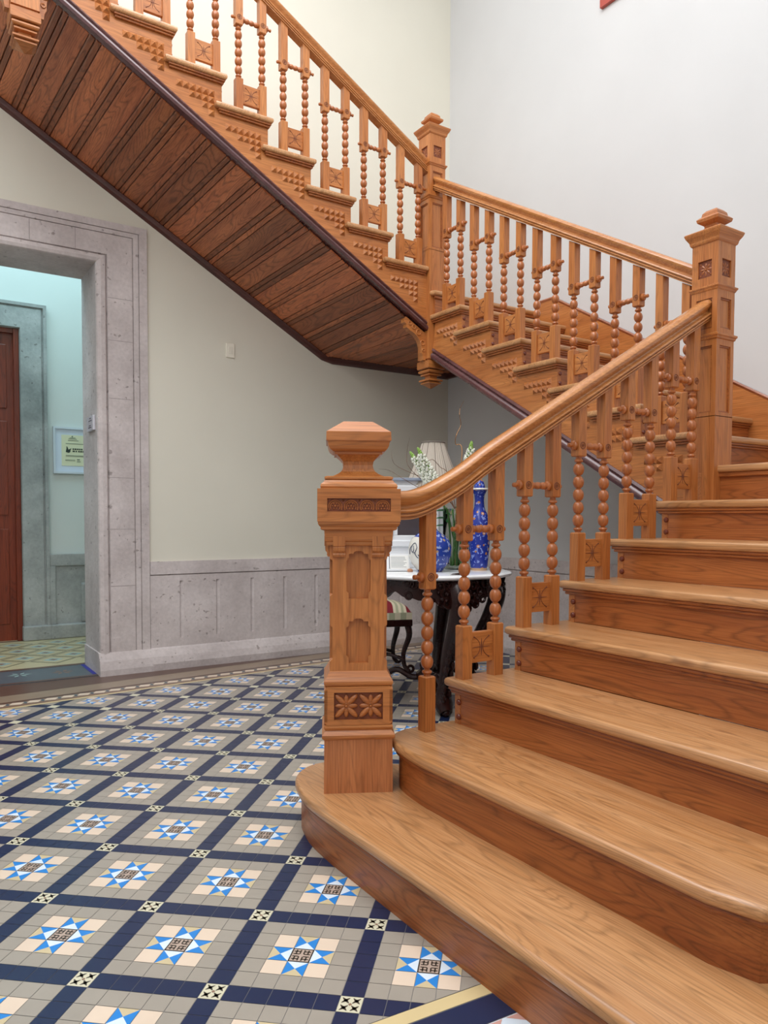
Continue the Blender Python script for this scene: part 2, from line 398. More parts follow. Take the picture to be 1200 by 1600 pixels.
# threshold in the doorway
def threshold():
    bm = bm_new()
    box(bm, -1.5, .05, 3.25, 3.75, -.08, .004, mi=0)
    for k, (x, y, m) in enumerate(((-.15, 3.5, 1), (-.42, 3.55, 2), (-.7, 3.5, 1), (-1.0, 3.52, 2))):
        for a in range(6):
            c, s_ = math.cos(a*PI/3), math.sin(a*PI/3)
            f = bm.faces.new([bm.verts.new((x+p*c-q*s_, y+p*s_+q*c, .0048)) for p, q in ((.01, 0), (.045, -.012), (.08, 0), (.045, .012))]); f.material_index = m
    for a, b in ((3.25, 3.29), (3.72, 3.75)):
        f = bm.faces.new([bm.verts.new(p) for p in ((-1.5, a, .005), (.05, a, .005), (.05, b, .005), (-1.5, b, .005))]); f.material_index = 3
    f = bm.faces.new([bm.verts.new(p) for p in ((.012, 3.30, .0052), (.046, 3.30, .0052), (.046, 3.72, .0052), (.012, 3.72, .0052))]); f.material_index = 4
    struct(finish('trim_1', bm, [TILE['slate'], TILE['rust'], TILE['aqua'], TILE['brown'], plain('blue_tape', (36, 44, 150), .4)]))
threshold()

# --- walls
ZT = 6.2
def slab(name, mat, *b):
    bm = bm_new()
    for q in b: box(bm, *q)
    return struct(finish(name, bm, mat))
slab('wall_right', PAINT_R, (XW, XW+.2, -3.4, YW+.5, 0, ZT))
slab('wall_left', PAINT_L, (.06, XW, YW, YW+.42, 0, ZT), (-2.9, .06, YW, YW+.42, 2.86, ZT), (-2.9, -1.52, YW, YW+.42, 0, 2.86))
slab('wall_back', PAINT_C, (-2.6, -1.15, 5.2, 5.4, 0, 4.6), (-.22, .9, 5.2, 5.4, 0, 4.6), (-1.15, -.22, 5.2, 5.4, 2.76, 4.6))
slab('wall_corridor_end', PAINT_C, (.9, 1.1, YW+.42, 5.4, 0, 4.6), (-2.8, -2.6, YW+.42, 5.4, 0, 4.6))

slab('wall_front', PAINT_R, (-3.1, XW+.2, -3.6, -3.4, 0, ZT))
slab('wall_near', PAINT_R, (-3.1, -2.9, -3.4, YW+.42, 0, ZT))
# stone surround of the doorway on the left-hand wall: stepped mouldings around the opening
def surround(name, xi, xo, zi, zo, yf, yb, prof, mat, xl_i, xl_o):
    """prof: list of (fraction across from the opening, depth in front of yf)"""
    bm = bm_new()
    def ring(fr):
        return (xi+(xo-xi)*fr, zi+(zo-zi)*fr, xl_i+(xl_o-xl_i)*fr)
    pts = []
    for fr, d in prof:
        x, z, xl = ring(fr); y = yf-d
        pts.append([(xl, y, 0), (xl, y, z), (x, y, z), (x, y, 0)])
    rows = [[bm.verts.new(p) for p in r] for r in pts]
    x, z, xl = ring(0); inner = [bm.verts.new(p) for p in ((xl, yb, 0), (xl, yb, z), (x, yb, z), (x, yb, 0))]
    x, z, xl = ring(1); outer = [bm.verts.new(p) for p in ((xl, yf+.03, 0), (xl, yf+.03, z), (x, yf+.03, z), (x, yf+.03, 0))]
    rows = [inner]+rows+[outer]
    for a, b in zip(rows, rows[1:]):
        for i in range(3): bm.faces.new((a[i], a[i+1], b[i+1], b[i]))
    return bm
prof = [(0, .0), (.02, .012), (.09, .02), (.17, .016), (.20, .002), (.205, -.006), (.215, .004), (.22, .010), (.70, .010), (.705, -.002), (.72, -.002), (.725, .008), (.82, .012), (.825, .002), (.835, .002), (.84, .013), (1.0, .013)]
bm = surround('trim_2', .05, .396, 2.85, 3.137, 3.25, 3.71, prof, STONE, -1.46, -1.81)
# joints between blocks: thin darker strips on the face
for z in (.62, 1.02, 1.38, 1.93, 2.33, 2.62):
    box(bm, .127, .293, 3.2393, 3.2400, z, z+.003, mi=1)
for x in (-.36, -.08, -1.0):
    box(bm, x, x+.003, 3.2393, 3.2400, 2.915, 3.05, mi=1)
# plinth blocks
for a, b in ((.04, .41), (-1.82, -1.45)):
    prism(bm, [(3.19, 0), (3.19, .04), (3.205, .10), (3.235, .155), (3.26, .16), (3.70, .16), (3.70, 0)], a, b, axis='x')
struct(finish('trim_2', bm, [STONE, plain('dark_joint', (150, 141, 139), .9)]))
# stone dado with sunk grooves along the left-hand wall and on the right-hand wall
def dado(name, x0, x1, gs, along='x', face=3.24, back=YW):
    bm = bm_new()
    P = (lambda a, d, z: (a, d, z)) if along == 'x' else (lambda a, d, z: (d, a, z))
    sgn = -1
    def blk(a0, a1, d0, d1, z0, z1):
        b2 = [(a0, d0, z0), (a1, d1, z1)]
        p, q = P(*b2[0]), P(*b2[1])
        box(bm, min(p[0], q[0]), max(p[0], q[0]), min(p[1], q[1]), max(p[1], q[1]), z0, z1)
    blk(x0, x1, face, back, .692, .786); blk(x0, x1, face+.017, back, .684, .692)
    e = [x0]+[v for g_ in gs for v in (g_, g_+.028)]+[x1]
    for a, b in zip(e[::2], e[1::2]): blk(a, b, face+.004, back, .15, .684)
    for g_ in gs:
        blk(g_, g_+.028, face+.004, back, .64, .684); blk(g_, g_+.028, face+.004, back, .15, .22)
        # sunk channel with one splayed side
        bb = [(g_, min(face+.03, back-.001)), (g_+.006, min(face+.03, back-.001)), (g_+.028, face+.004), (g_+.028, back), (g_, back)]
        if along == 'x': prism(bm, bb, .22, .64)
        else: prism(bm, [(b_, a_) for a_, b_ in bb], .22, .64)
    pr = [(back, 0), (face-.045, 0), (face-.05, .05), (face-.035, .10), (face-.008, .15), (face, .158), (back, .16)]
    if along == 'x': prism(bm, pr, x0, x1, axis='x')
    else: prism(bm, [(a, b) for a, b in pr], x0, x1, axis='y')
    return struct(finish(name, bm, STONE))
dado('baseboard_left', .40, XW-.001, [.614, .892, 1.17, 1.447, 1.727, 2.005, 2.28, 2.56, 2.84])
dado('baseboard_right', .12, 3.215, [.35, .65, .95, 1.25, 1.55, 1.85, 2.15, 2.45, 2.75, 3.02], along='y', face=XW-.022, back=XW)

# corridor beyond: stone surround, dado and brown door
bm = surround('trim_3', -.183, .036, 2.76, 2.985, 5.17, 5.26, [(0, 0), (.03, .02), (.8, .02), (.82, .008), (.86, .008), (.88, .03), (1, .03)], STONE2, -1.19, -1.41)
for a, b in ((-.19, .045), (-1.42, -1.18)): box(bm, a, b, 5.11, 5.25, 0, .13, bev=.01)
struct(finish('trim_3', bm, STONE2))
bm = bm_new()
box(bm, .036, .9, 5.165, 5.2, .0, .66); box(bm, .036, .9, 5.15, 5.2, .66, .77, bev=.006)
box(bm, .036, .9, 5.11, 5.2, 0, .13, bev=.012); box(bm, .036, .085, 5.145, 5.2, .13, .66, bev=.004)
box(bm, .30, .9, 5.145, 5.2, .13, .5, bev=.02)
box(bm, -2.6, -1.41, 5.15, 5.2, 0, .76)
struct(finish('baseboard_back', bm, STONE2))
door = thing('door_1', 'x', 'door'); del door['label']; del door['category']; struct(door)
DW = wood('door_wood', (150, 62, 34), (112, 40, 22), 'Z', rough=.35, fig=.3)
bm = bm_new()
box(bm, -1.18, -.19, 5.235, 5.28, .0, 2.76)
for z0, z1 in ((.15, 1.0), (1.12, 1.95), (2.06, 2.62)):
    for x0, x1 in ((-1.12, -.74), (-.66, -.28)): 
        box(bm, x0, x1, 5.222, 5.236, z0, z1, bev=.006)
finish('door_leaf', bm, DW, door)
bm = bm_new(); box(bm, -.228, -.184, 5.185, 5.26, 0, 2.76, bev=.004); box(bm, -1.19, -1.15, 5.2, 5.24, 0, 2.76, bev=.004); box(bm, -1.15, -.225, 5.2, 5.24, 2.72, 2.76)
finish('door_frame', bm, DW, door)

# ================================================================== STAIRS
# local frame of a flight: t uphill from its first nosing, s sideways from the well towards the wall side
FA = lambda c: (-.0144+c[0], -c[1], c[2])
FB = lambda c: (2.065+c[1], c[0], c[2])
FC = lambda c: (2.0537-c[0], 2.13+c[1], c[2])
GA, GB, GC = .30, .2984, .2967
def step(k, F, t0, g, width, grain, where, label):
    z = k*H
    b0 = F((t0+g/2, width/2, z-H))
    th = thing('stair_step', label, 'stair step', b0, 'oak steps of the '+where)
    bm = bm_new()
    prism(bm, [(t0, 0), (t0, width), (t0+g+.03, width), (t0+g+.03, .036), (t0+g+.07, .036), (t0+g+.07, 0)], z-.034, z, bev=.013, seg=4)
    finish('tread', bm, T[grain], th, smooth=True, xf=F)
    bm = bm_new(); box(bm, t0+.026, t0+.044, .036, width, z-H, z-.034); finish('riser', bm, RI[grain], th, xf=F)
    bm = bm_new()
    prism(bm, [(t0+.010, .012), (t0+.010, width), (t0+.027, width), (t0+.027, .034), (t0+g+.05, .034), (t0+g+.05, .012)], z-.046, z-.0335, bev=.004, seg=2)
    prism(bm, [(t0+.016, .020), (t0+.016, width), (t0+.027, width), (t0+.027, .034), (t0+g+.044, .034), (t0+g+.044, .020)], z-.058, z-.0455, bev=.004, seg=2)
    finish('cove_moulding', bm, RI[grain], th, smooth=True, xf=F)
    for dz in (.087, .142):
        bm = bm_new(); lathe(bm, [(-.010, .003), (-.009, .008), (-.005, .0115), (.001, .0125)], t0+.026, .058, z-dz, n=12, axis='x')
        finish('wooden_button', bm, KNOB, th, smooth=True, xf=F)
    return th
for k in range(3, 8):
    step(k, FA, GA*(k-1), GA, 1.33, 'Y', 'lower flight', 'wide oak step of the lower flight, %s step up from the tiled floor' % ordinal(k))
for k in range(9, 16):
    step(k, FB, GB*(k-9), GB, 1.035, 'X', 'middle flight', 'oak step of the middle flight against the white wall, %s above the quarter landing' % ordinal(k-8))
for k in range(17, 26):
    step(k, FC, GC*(k-17), GC, 1.127, 'Y', 'upper flight', 'oak step of the upper flight above the boarded soffit, %s above the corner landing' % ordinal(k-16))
# first two steps with rounded ends
def round_step(z, outl, rin, label, nosing_extra):
    th = thing('stair_step', label, 'stair step', (sum(p[0] for p in outl)/len(outl), sum(p[1] for p in outl)/len(outl), z-H), 'oak steps of the lower flight')
    bm = bm_new(); prism(bm, outl, z-.036, z, bev=.014, seg=4); finish('tread', bm, T['Y'], th, smooth=True)
    bm = bm_new(); prism(bm, rin, z-H, z-.036); finish('riser', bm, RI['Y'], th, smooth=True)
    c = Vector((sum(p[0] for p in rin)/len(rin), sum(p[1] for p in rin)/len(rin)))
    mid = [((a[0]*.5+b[0]*.5), (a[1]*.5+b[1]*.5)) for a, b in zip(outl, rin)]
    bm = bm_new(); prism(bm, mid, z-.052, z-.035, bev=.006, seg=3); finish('cove_moulding', bm, RI['Y'], th, smooth=True)
    return th
def inset(poly, d):
    n = len(poly); out = []
    area_ = sum(poly[i][0]*poly[(i+1) % n][1]-poly[(i+1) % n][0]*poly[i][1] for i in range(n))
    sg = 1 if area_ > 0 else -1
    for i in range(n):
        p0, p1, p2 = Vector(poly[i-1]), Vector(poly[i]), Vector(poly[(i+1) % n])
        d1, d2 = (p1-p0).normalized(), (p2-p1).normalized()
        n1, n2 = Vector((-d1.y, d1.x))*sg, Vector((-d2.y, d2.x))*sg
        m = (n1+n2); m = m/max(.35, m.dot(n1)) if m.length > 1e-6 else n1
        out.append(tuple(p1+m*d))
    return out
def rnd(pts, k=4): return [tuple(p)[:2] for p in smooth_path([(a, b, 0) for a, b in pts], k)]
o1 = rnd([(-.008, -.16), (.0, -.02), (.022, .09), (.058, .19), (.115, .262), (.19, .297), (.28, .285), (.37, .225), (.44, .14), (.50, .09), (.60, .07)])
o1 = [(-.010, -1.45)]+o1+[(.60, -1.75), (.12, -1.75), (.04, -1.66)]
round_step(H, o1, inset(o1, .022), 'bottom oak step with a rounded end wrapping the big carved newel post', 0)
o2 = rnd([(.258, -.30), (.268, -.20), (.288, -.105), (.32, -.045), (.365, -.006), (.43, .008), (.50, .008), (.64, .004)])
o2 = [(.256, -1.32)]+o2+[(.64, -1.48), (.36, -1.48), (.285, -1.43)]
round_step(2*H, o2, inset(o2, .026), 'second oak step from the floor, rounded left end beside the newel base', 0)
# quarter landing and corner landing
def landing(name, poly, z, grain, riser, label, cove):
    th = thing(name, label, 'stair landing', (sum(p[0] for p in poly)/len(poly), sum(p[1] for p in poly)/len(poly), z-H))
    bm = bm_new(); prism(bm, poly, z-.034, z, bev=.013, seg=4); finish('landing_board', bm, T[grain], th, smooth=True)
    bm = bm_new(); box(bm, *riser); finish('riser', bm, RI[grain], th)
    bm = bm_new(); box(bm, *cove, bev=.004); finish('cove_moulding', bm, RI[grain], th)
    return th
landing('quarter_landing', [(2.085, -1.33), (2.085, -.11), (2.205, -.11), (2.205, .045), (3.10, .045), (3.10, -1.33)], 8*H, 'Y',
        (2.111, 2.13, -1.33, -.12, 7*H, 8*H-.034), 'oak quarter landing between the lower and middle flights behind the tall newel', (2.097, 2.112, -1.33, -.12, 8*H-.055, 8*H-.034))
landing('corner_landing', [(2.077, 2.089), (3.10, 2.089), (3.10, 3.255), (2.06, 3.255), (2.06, 2.14)], 16*H, 'X',
        (2.10, 3.10, 2.115, 2.13, 15*H, 16*H-.034), 'oak corner landing at the top of the middle flight, above the dark soffit', (2.09, 3.10, 2.10, 2.116, 16*H-.055, 16*H-.034))

# --- cut strings with pyramid ornament and dark lower moulding
def string(name, F, ks, g, k0, t_start, t_end, off, trim, grain, label, mould_mat, zb_min=None, ornament=True):
    zl = lambda t: k0*H + H/g*t
    b = F((t_start, .05, zl(t_start)-off))
    th = thing(name, label, 'stair string', b)
    top = []
    t = t_start
    for i, k in enumerate(ks):
        tk = g*(k-k0)+.024
        if i == 0: a = max(t_start, tk if k != k0 else t_start)
        else: a = tk
        top.append((a, k*H-.034)); e = min(g*(k+1-k0)+.024, t_end)
        top.append((e, k*H-.034))
    poly = [(t_start, zl(t_start)-off)]+top+[(t_end, zl(t_end)-off)]
    if zb_min is not None: pass
    cl = [poly[0]]
    for p in poly[1:]:
        if (Vector(p)-Vector(cl[-1])).length > 1e-5: cl.append(p)
    bm = bm_new(); prism(bm, cl, .035, .065, axis='y')
    finish('string_board', bm, W[grain], th, xf=F)
    bm = bm_new()
    a0, a1 = t_start, t_end
    sec = [(.012, -trim*.98), (.020, -trim), (.066, -trim), (.066, 0), (.026, 0), (.018, -trim*.2), (.026, -trim*.38), (.010, -trim*.55), (.006, -trim*.75)]
    r0 = [bm.verts.new((a0, s_, zl(a0)-off+z_)) for s_, z_ in sec]; r1 = [bm.verts.new((a1, s_, zl(a1)-off+z_)) for s_, z_ in sec]
    for i in range(len(sec)): bm.faces.new((r0[i], r0[(i+1) % len(sec)], r1[(i+1) % len(sec)], r1[i]))
    bm.faces.new(r0); bm.faces.new(r1)
    finish('string_moulding', bm, mould_mat, th, smooth=True, xf=F)['label'] = 'dark purple-brown moulding along the lower edge'
    if ornament:
        for k in ks:
            if k*H < 3*H: continue
            bm = bm_new(); q = .0385
            for r_, n_ in enumerate((6, 4, 2, 1)):
                for c in range(n_):
                    ta = g*(k-k0)+.024+.045+q*c; za = k*H-.105-q*r_
                    vs = [bm.verts.new(p) for p in ((ta, .0352, za), (ta+q, .0352, za), (ta+q, .0352, za-q), (ta, .0352, za-q))]
                    ap = bm.verts.new((ta+q/2, .016, za-q/2))
                    for i in range(4): bm.faces.new((vs[i], vs[(i+1) % 4], ap))
            finish('pyramid_ornament', bm, W[grain], th, xf=F)
    return th
string('stair_string', FA, range(2, 9), GA, 1, GA+.3, 2.072, .43, .065, 'X', 'cut string closing the well side of the lower flight', MG)
string('stair_string', FB, range(9, 16), GB, 9, .007, 2.132, .425, .078, 'Y', 'oak cut string with pyramid blocks under the middle flight, between the two slim newels', MG)
string('stair_string', FC, range(17, 26), GC, 17, -.006, 2.50, .375, .07, 'X', 'oak cut string with pyramid blocks beside the boarded soffit, running up to the hanging pendant', MG)
# panelled spandrel below the lower flight and under the quarter landing
bm = bm_new()
prism(bm, [(.60, 0), (2.06, 0), (2.06, .90), (.60, .04)], -.075, -.045, axis='y')
for i in range(5):
    x = .78+i*.25; prism(bm, [(x, .0), (x+.012, .0), (x+.012, (x-.58)*.57), (x, (x-.59)*.57)], -.044, -.038, axis='y')
tag(finish('spandrel_panel', bm, W['Z']), 'oak boarding closing the triangle under the lower flight, on the side facing the marble-topped table', 'panel')

bm = bm_new(); pl_ = [(.62, 0)]
for k in range(3, 8): pl_ += [(-.0144+GA*(k-1)+.045, k*H-.05-(0 if k > 3 else 0)), (-.0144+GA*k+.045, k*H-.05)]
pl_ += [(2.13, 8*H-.05), (XW-.002, 8*H-.05), (XW-.002, 0)]
prism(bm, pl_, -1.325, -1.295, axis='y')
tag(finish('spandrel_panel', bm, W['X']), 'oak side panelling under the outer ends of the lower flight and quarter landing', 'panel')
# --- soffit boards under the upper flight and the corner landing
def soffit():
    th = thing('stair_soffit', 'reddish brown boarded soffit under the upper flight with narrow and wide boards', 'soffit', (1.0, 2.7, 2.4))
    zo = lambda x: max(2.42, 2.425+.583*(2.049-x))
    zi = lambda x: max(2.42, 2.50-.573*(x-1.70))
    bm = bm_new(); ly = bm.loops.layers.float_color.new('tone')
    x = -1.05; yo, yi = 2.185, 3.259; n = 0; random.seed(12)
    pat = [.092, .030, .030]
    while x < XW:
        wd = pat[n % 3]*random.uniform(.9, 1.12)
        big = n % 3 == 0
        tone = random.uniform(.75, 1.4) if big else random.uniform(.45, 1.15)
        x2 = min(x+wd-.003, XW)
        sk = .10
        q = []
        for (xx, dz) in ((x, .0), (x+.005, -.006 if not big else -.003), (x2-.005, -.006 if not big else -.003), (x2, 0)):
            xi = xx-sk*max(0, min(1, (2.6-xx)/1.0)) if xx > 1.6 else xx-sk
            q.append((bm.verts.new((xx, yo, zo(xx)+dz)), bm.verts.new((xi, yi, zi(xi)+dz))))
        for a, b in zip(q, q[1:]):
            f = bm.faces.new((a[0], a[1], b[1], b[0]))
            for l in f.loops: l[ly] = (tone, tone*random.uniform(.93, 1), tone*.97, 1)
        x = x+wd; n += 1
    o = finish('soffit_boards', bm, SO, th, recalc=False)
    md = o.modifiers.new('t', 'SOLIDIFY'); md.thickness = .012; md.offset = -1
    bm = bm_new()                                  # backing board closing the gaps
    xs = [-1.05, 0, 1, 1.6, 1.8, 2.05, XW]
    for a, b in zip(xs, xs[1:]):
        bm.faces.new([bm.verts.new(p) for p in ((a, yo, zo(a)+.014), (b, yo, zo(b)+.014), (b, yi, zi(b)+.014), (a, yi, zi(a)+.014))])
    finish('backing_board', bm, MGD, th, recalc=False)
    bm = bm_new()
    pts = [(-1.2, zi(-1.2)), (1.70, zi(1.70)), (1.80, zi(1.80)), (1.9, 2.42), (XW, 2.42)]
    sec = [(0, .012), (-.036, .012), (-.04, -.006), (-.03, -.02), (-.028, -.034), (-.016, -.046), (0, -.05)]
    rows = [[bm.verts.new((x_, YW+d, z_+dz)) for d, dz in sec] for x_, z_ in pts]
    for a, b in zip(rows, rows[1:]):
        for i in range(len(sec)): bm.faces.new((a[i], a[(i+1) % len(sec)], b[(i+1) % len(sec)], b[i]))
    finish('wall_moulding', bm, MGD, th, smooth=True)['label'] = 'dark brown moulding along the wall'
    bm = bm_new(); box(bm, XW-.04, XW, 2.2, YW-.001, 2.37, 2.43, bev=.01); finish('wall_moulding', bm, MGD, th)
    return th
soffit()
bm = bm_new(); ly = bm.loops.layers.float_color.new('tone'); random.seed(3)
zB = lambda y: 9*H+H/GB*y-.50+.02
y = .1
while y < 2.13:
    wd = .105; tone = random.uniform(.6, 1.1)
    f = bm.faces.new([bm.verts.new(p) for p in ((2.13, y, zB(y)), (2.13, y+wd-.004, zB(y+wd-.004)), (XW, y+wd-.004, zB(y+wd-.004)), (XW, y, zB(y)))])
    for l in f.loops: l[ly] = (tone,)*3+(1,)
    y += wd
o = finish('stair_soffit', bm, SOX, recalc=False); md = o.modifiers.new('t', 'SOLIDIFY'); md.thickness = .012; md.offset = 1
tag(o, 'dark boarded underside of the middle flight behind its purple-brown moulding', 'soffit')

# --- raking skirting on the right-hand wall
th = thing('wall_skirting', 'raking oak skirting with a glossy cap rising along the white wall beside the middle flight', 'skirting', (3.09, 1.0, 2.0))
zs = lambda y: 9*H+.57*y+.150
bm = bm_new(); prism(bm, [(-.35, 8*H-.06), (-.35, zs(-.35)), (1.93, zs(1.93)), (2.09, zs(1.93)), (2.09, 16*H-.22), (0, 8*H-.06)], 3.076, 3.099, axis='x')
finish('skirting_board', bm, W['Y'], th)
bm = bm_new()
sec = [(3.101, .018), (3.078, .018), (3.070, .008), (3.074, -.004), (3.080, -.012), (3.101, -.012)]
rows = [[bm.verts.new((x_, y_, zs(min(y_, 1.93))+dz)) for x_, dz in sec] for y_ in (-.35, 1.93, 2.09)]
for a, b in zip(rows, rows[1:]):
    for i in range(6): bm.faces.new((a[i], a[(i+1) % 6], b[(i+1) % 6], b[i]))
bm.faces.new(rows[0]); bm.faces.new(rows[-1])
finish('cap_moulding', bm, wood('glossy_cap', (176, 104, 66), (140, 78, 48), 'Y', rough=.12, fig=.1, coat=1), th, smooth=True)

# --- handrails
RP = [(0, .100), (.018, .099), (.030, .093), (.037, .082), (.0365, .072), (.030, .062), (.023, .054), (.019, .047), (.020, .040), (.028, .036), (.035, .034), (.037, .029), (.035, .024), (.028, .0225), (.028, .020), (.034, .018), (.035, .013), (.033, .010), (.027, .009), (.027, .006), (.030, .005), (.030, 0)]
def rail(path, lateral, mat, label, name='handrail'):
    """path: list of (x, y, z of the underside)"""
    prof = [(s_, z_) for s_, z_ in RP] + [(-s_, z_) for s_, z_ in reversed(RP[1:])]
    th = thing(name, label, 'handrail', path[0])
    bm = bm_new(); L_ = Vector(lateral)
    rows = []
    for i, p in enumerate(path):
        a = Vector(path[max(i-1, 0)]); b = Vector(path[min(i+1, len(path)-1)]); d = b-a
        hl = math.hypot(d.x, d.y); sl = d.z/hl
        rows.append([bm.verts.new(Vector(p)+L_*s_+Vector((0, 0, z_))) for s_, z_ in prof])
    for a, b in zip(rows, rows[1:]):
        for i in range(len(prof)): bm.faces.new((a[i], a[(i+1) % len(prof)], b[(i+1) % len(prof)], b[i]))
    bm.faces.new(rows[0]); bm.faces.new(rows[-1])
    o = finish('rail', bm, mat, th, smooth=True)
    return th
SLA = H/GA
zA = lambda x: H+SLA*(x+.0144)+.69
pa = smooth_path([(.30, -.062, 1.100), (.37, -.062, 1.103), (.43, -.062, 1.118), (.50, -.062, 1.148), (.60, -.062, zA(.60)-.008), (.72, -.062, zA(.72)), (.9, -.062, zA(.9))], 6)
pa = [tuple(p) for p in pa]+[(1.4, -.062, zA(1.4)), (2.06, -.062, zA(2.06))]
WRX = wood('oak_rail_X', (204, 140, 80), (180, 112, 56), 'X', rough=.26, fig=.12, coat=.5)
WRY = wood('oak_rail_Y', (204, 140, 80), (180, 112, 56), 'Y', rough=.26, fig=.12, coat=.5)
rail(pa, (0, 1, 0), WRX, 'thick moulded oak handrail of the lower flight, curving out of the big carved newel')
zBr = lambda y: 9*H+H/GB*y+.685
rail([(2.127, .007, zBr(.007)), (2.127, 1, zBr(1)), (2.127, 2.135, zBr(2.135))], (1, 0, 0), WRY, 'moulded oak handrail of the middle flight, between the two slim newel posts')
zCr = lambda x: 17*H+H/GC*(2.0537-x)+.675
rail([(2.062, 2.195, zCr(2.062)), (1, 2.195, zCr(1)), (-.446, 2.195, zCr(-.446))], (0, 1, 0), WRX, 'moulded oak handrail of the upper flight, running off the top of the picture')

# --- balusters
def groove_panel(bm, a0, a1, z0, z1, y):
    """incised sprig: crossing curved lines with end dots, on the face at depth y"""
    ca, cz = (a0+a1)/2, (z0+z1)/2; w2, h2 = (a1-a0)/2*.66, (z1-z0)/2*.72; t = .0017
    for sx in (-1, 1):
        pts = [(ca+sx*(w2*(.20+.80*(abs(u))**2.6)), y, cz+h2*u) for u in [q/5 for q in range(-5, 6)]]
        tube(bm, pts, [t*1.5 if abs(i-5) > 4 else t for i in range(11)], n=5)
        for sz in (-1, 1): sphere(bm, (ca+sx*w2, y, cz+sz*h2), t*2.2, 1)
    tube(bm, [(ca, y, cz-h2*.85), (ca, y, cz), (ca, y, cz+h2*.85)], [t*.5, t*2.2, t*.5], n=5)
    tube(bm, [(ca-w2*1.1, y, cz), (ca, y, cz), (ca+w2*1.1, y, cz)], [t*.5, t*1.3, t*.5], n=5)
def baluster_part(parent, t, z0, ztop, label=None, lowtop=.2):
    """square blocks, five turned beads; t along the flight, z0 tread height, ztop(t) underside of rail"""
    hw = .0222
    zb, zt = z0+lowtop, z0+.512
    bm = bm_new(); pr = [(z0+.02, .010), (zb-.004, .012), (zb+.006, .012), (zb+.009, .0165), (zb+.014, .0185), (zb+.019, .0165), (zb+.021, .011)]
    y0 = zb+.024; n = 5; pitch_ = (zt-.026-y0)/n
    for i in range(n):
        zc = y0+pitch_*(i+.5)
        for q in range(-5, 6):
            f_ = q/5*.93; pr.append((zc+f_*pitch_*.53, .0218*math.sqrt(1-f_*f_)+.0008))
    pr += [(zt-.024, .011), (zt-.022, .016), (zt-.017, .0185), (zt-.012, .016), (zt-.009, .012), (zt+.002, .012), (ztop(t)-.02, .010)]
    lathe(bm, pr, t, 0, 0, n=18)
    o = finish('baluster', bm, WS, parent, smooth=True)
    bm = bm_new(); sqloft(bm, [(z0, hw), (zb-.004, hw), (zb, hw-.004)], t, 0); finish('lower_block', bm, W['Z'], o)
    bm = bm_new()
    a, b = ztop(t-hw)+.006, ztop(t+hw)+.006
    lo = [bm.verts.new((t+dx, dy, zt)) for dx, dy in ((-hw+.004, -hw+.004), (hw-.004, -hw+.004), (hw-.004, hw-.004), (-hw+.004, hw-.004))]
    md = [bm.verts.new((t+dx, dy, zt+.004)) for dx, dy in ((-hw, -hw), (hw, -hw), (hw, hw), (-hw, hw))]
    hi = [bm.verts.new((t+dx, dy, (a if dx < 0 else b))) for dx, dy in ((-hw, -hw), (hw, -hw), (hw, hw), (-hw, hw))]
    for p, q in ((lo, md), (md, hi)):
        for i in range(4): bm.faces.new((p[i], p[(i+1) % 4], q[(i+1) % 4], q[i]))
    bm.faces.new(lo); bm.faces.new(hi)
    finish('upper_block', bm, W['Z'], o)
    bm = bm_new(); zr = z0+.557
    for s in (-1, 1):
        torus(bm, (t, s*hw, zr), .0135, .002, (1, 0, 0), (0, 0, 1), n=18, m=5)
        torus(bm, (t, s*hw, zr), .0065, .0016, (1, 0, 0), (0, 0, 1), n=14, m=5)
        lathe(bm, [(-.0012, .0032), (.0012, .0032)], t, s*hw, zr, n=10, axis='y')
    finish('rosette', bm, INC, o)
    return o
def rod_part(parent, t0, t1, z):
    bm = bm_new(); hw = .0222
    P = [(t0-hw-.040, .004), (t0-hw-.038, .0085), (t0-hw-.031, .0095), (t0-hw-.024, .0065), (t0-hw-.018, .0065), (t0-hw-.017, .014), (t0-hw-.012, .019), (t0-hw-.004, .019), (t0-hw+.001, .015), (t0, .008), (t0+hw-.001, .009)]
    if t1 is not None:
        a, b = t0+hw, t1-hw; n = 3
        for i in range(n):
            c0 = a+(b-a-.018)*i/n; c1 = a+(b-a-.018)*(i+1)/n
            P += [(c0+.001, .0095), (c0+(c1-c0)*.2, .0135), (c0+(c1-c0)*.5, .015), (c0+(c1-c0)*.8, .0135), (c1-.001, .0095)]
        P += [(b-.017, .014), (b-.013, .019), (b-.004, .019), (b+.001, .015), (t1, .008)]
        e = t1+hw
    else: e = t0+hw
    P += [(e-.001, .006), (e+.006, .0065), (e+.012, .0095), (e+.019, .0095), (e+.024, .004)]
    lathe(bm, P, 0, 0, z, n=14, axis='x')
    finish('turned_rod', bm, WS, parent, smooth=True)
def make_pair(offs, zrail):
    """prototype at the origin: x uphill from the nosing tip, z from the tread"""
    th = thing('baluster_pair', 'proto', 'balusters', (0, 0, 0), local=True)
    for t in offs: baluster_part(th, t, 0, zrail)
    rod_part(th, offs[0], offs[1], .557)
    bm = bm_new(); a0, a1 = offs[0]+.0222, offs[1]-.0222
    box(bm, a0-.001, a1+.001, -.011, .011, .056, .172, bev=.002)
    o = finish('carved_panel', bm, W['X'], th)
    bm = bm_new(); 
    for s in (-1, 1): groove_panel(bm, a0, a1, .06, .168, s*.0108)
    finish('incised_sprig', bm, INC, o, smooth=True)
    return th
proto = make_pair((.062-.012, .215-.012), lambda t: H/.2985*t+.687)
used = [False]
def copy_tree(o, parent=None):
    c = o.copy(); COL.objects.link(c)
    if parent is not None: c.parent = parent
    for ch in [x for x in bpy.data.objects if x.parent == o and x != c]: copy_tree(ch, c)
    return c
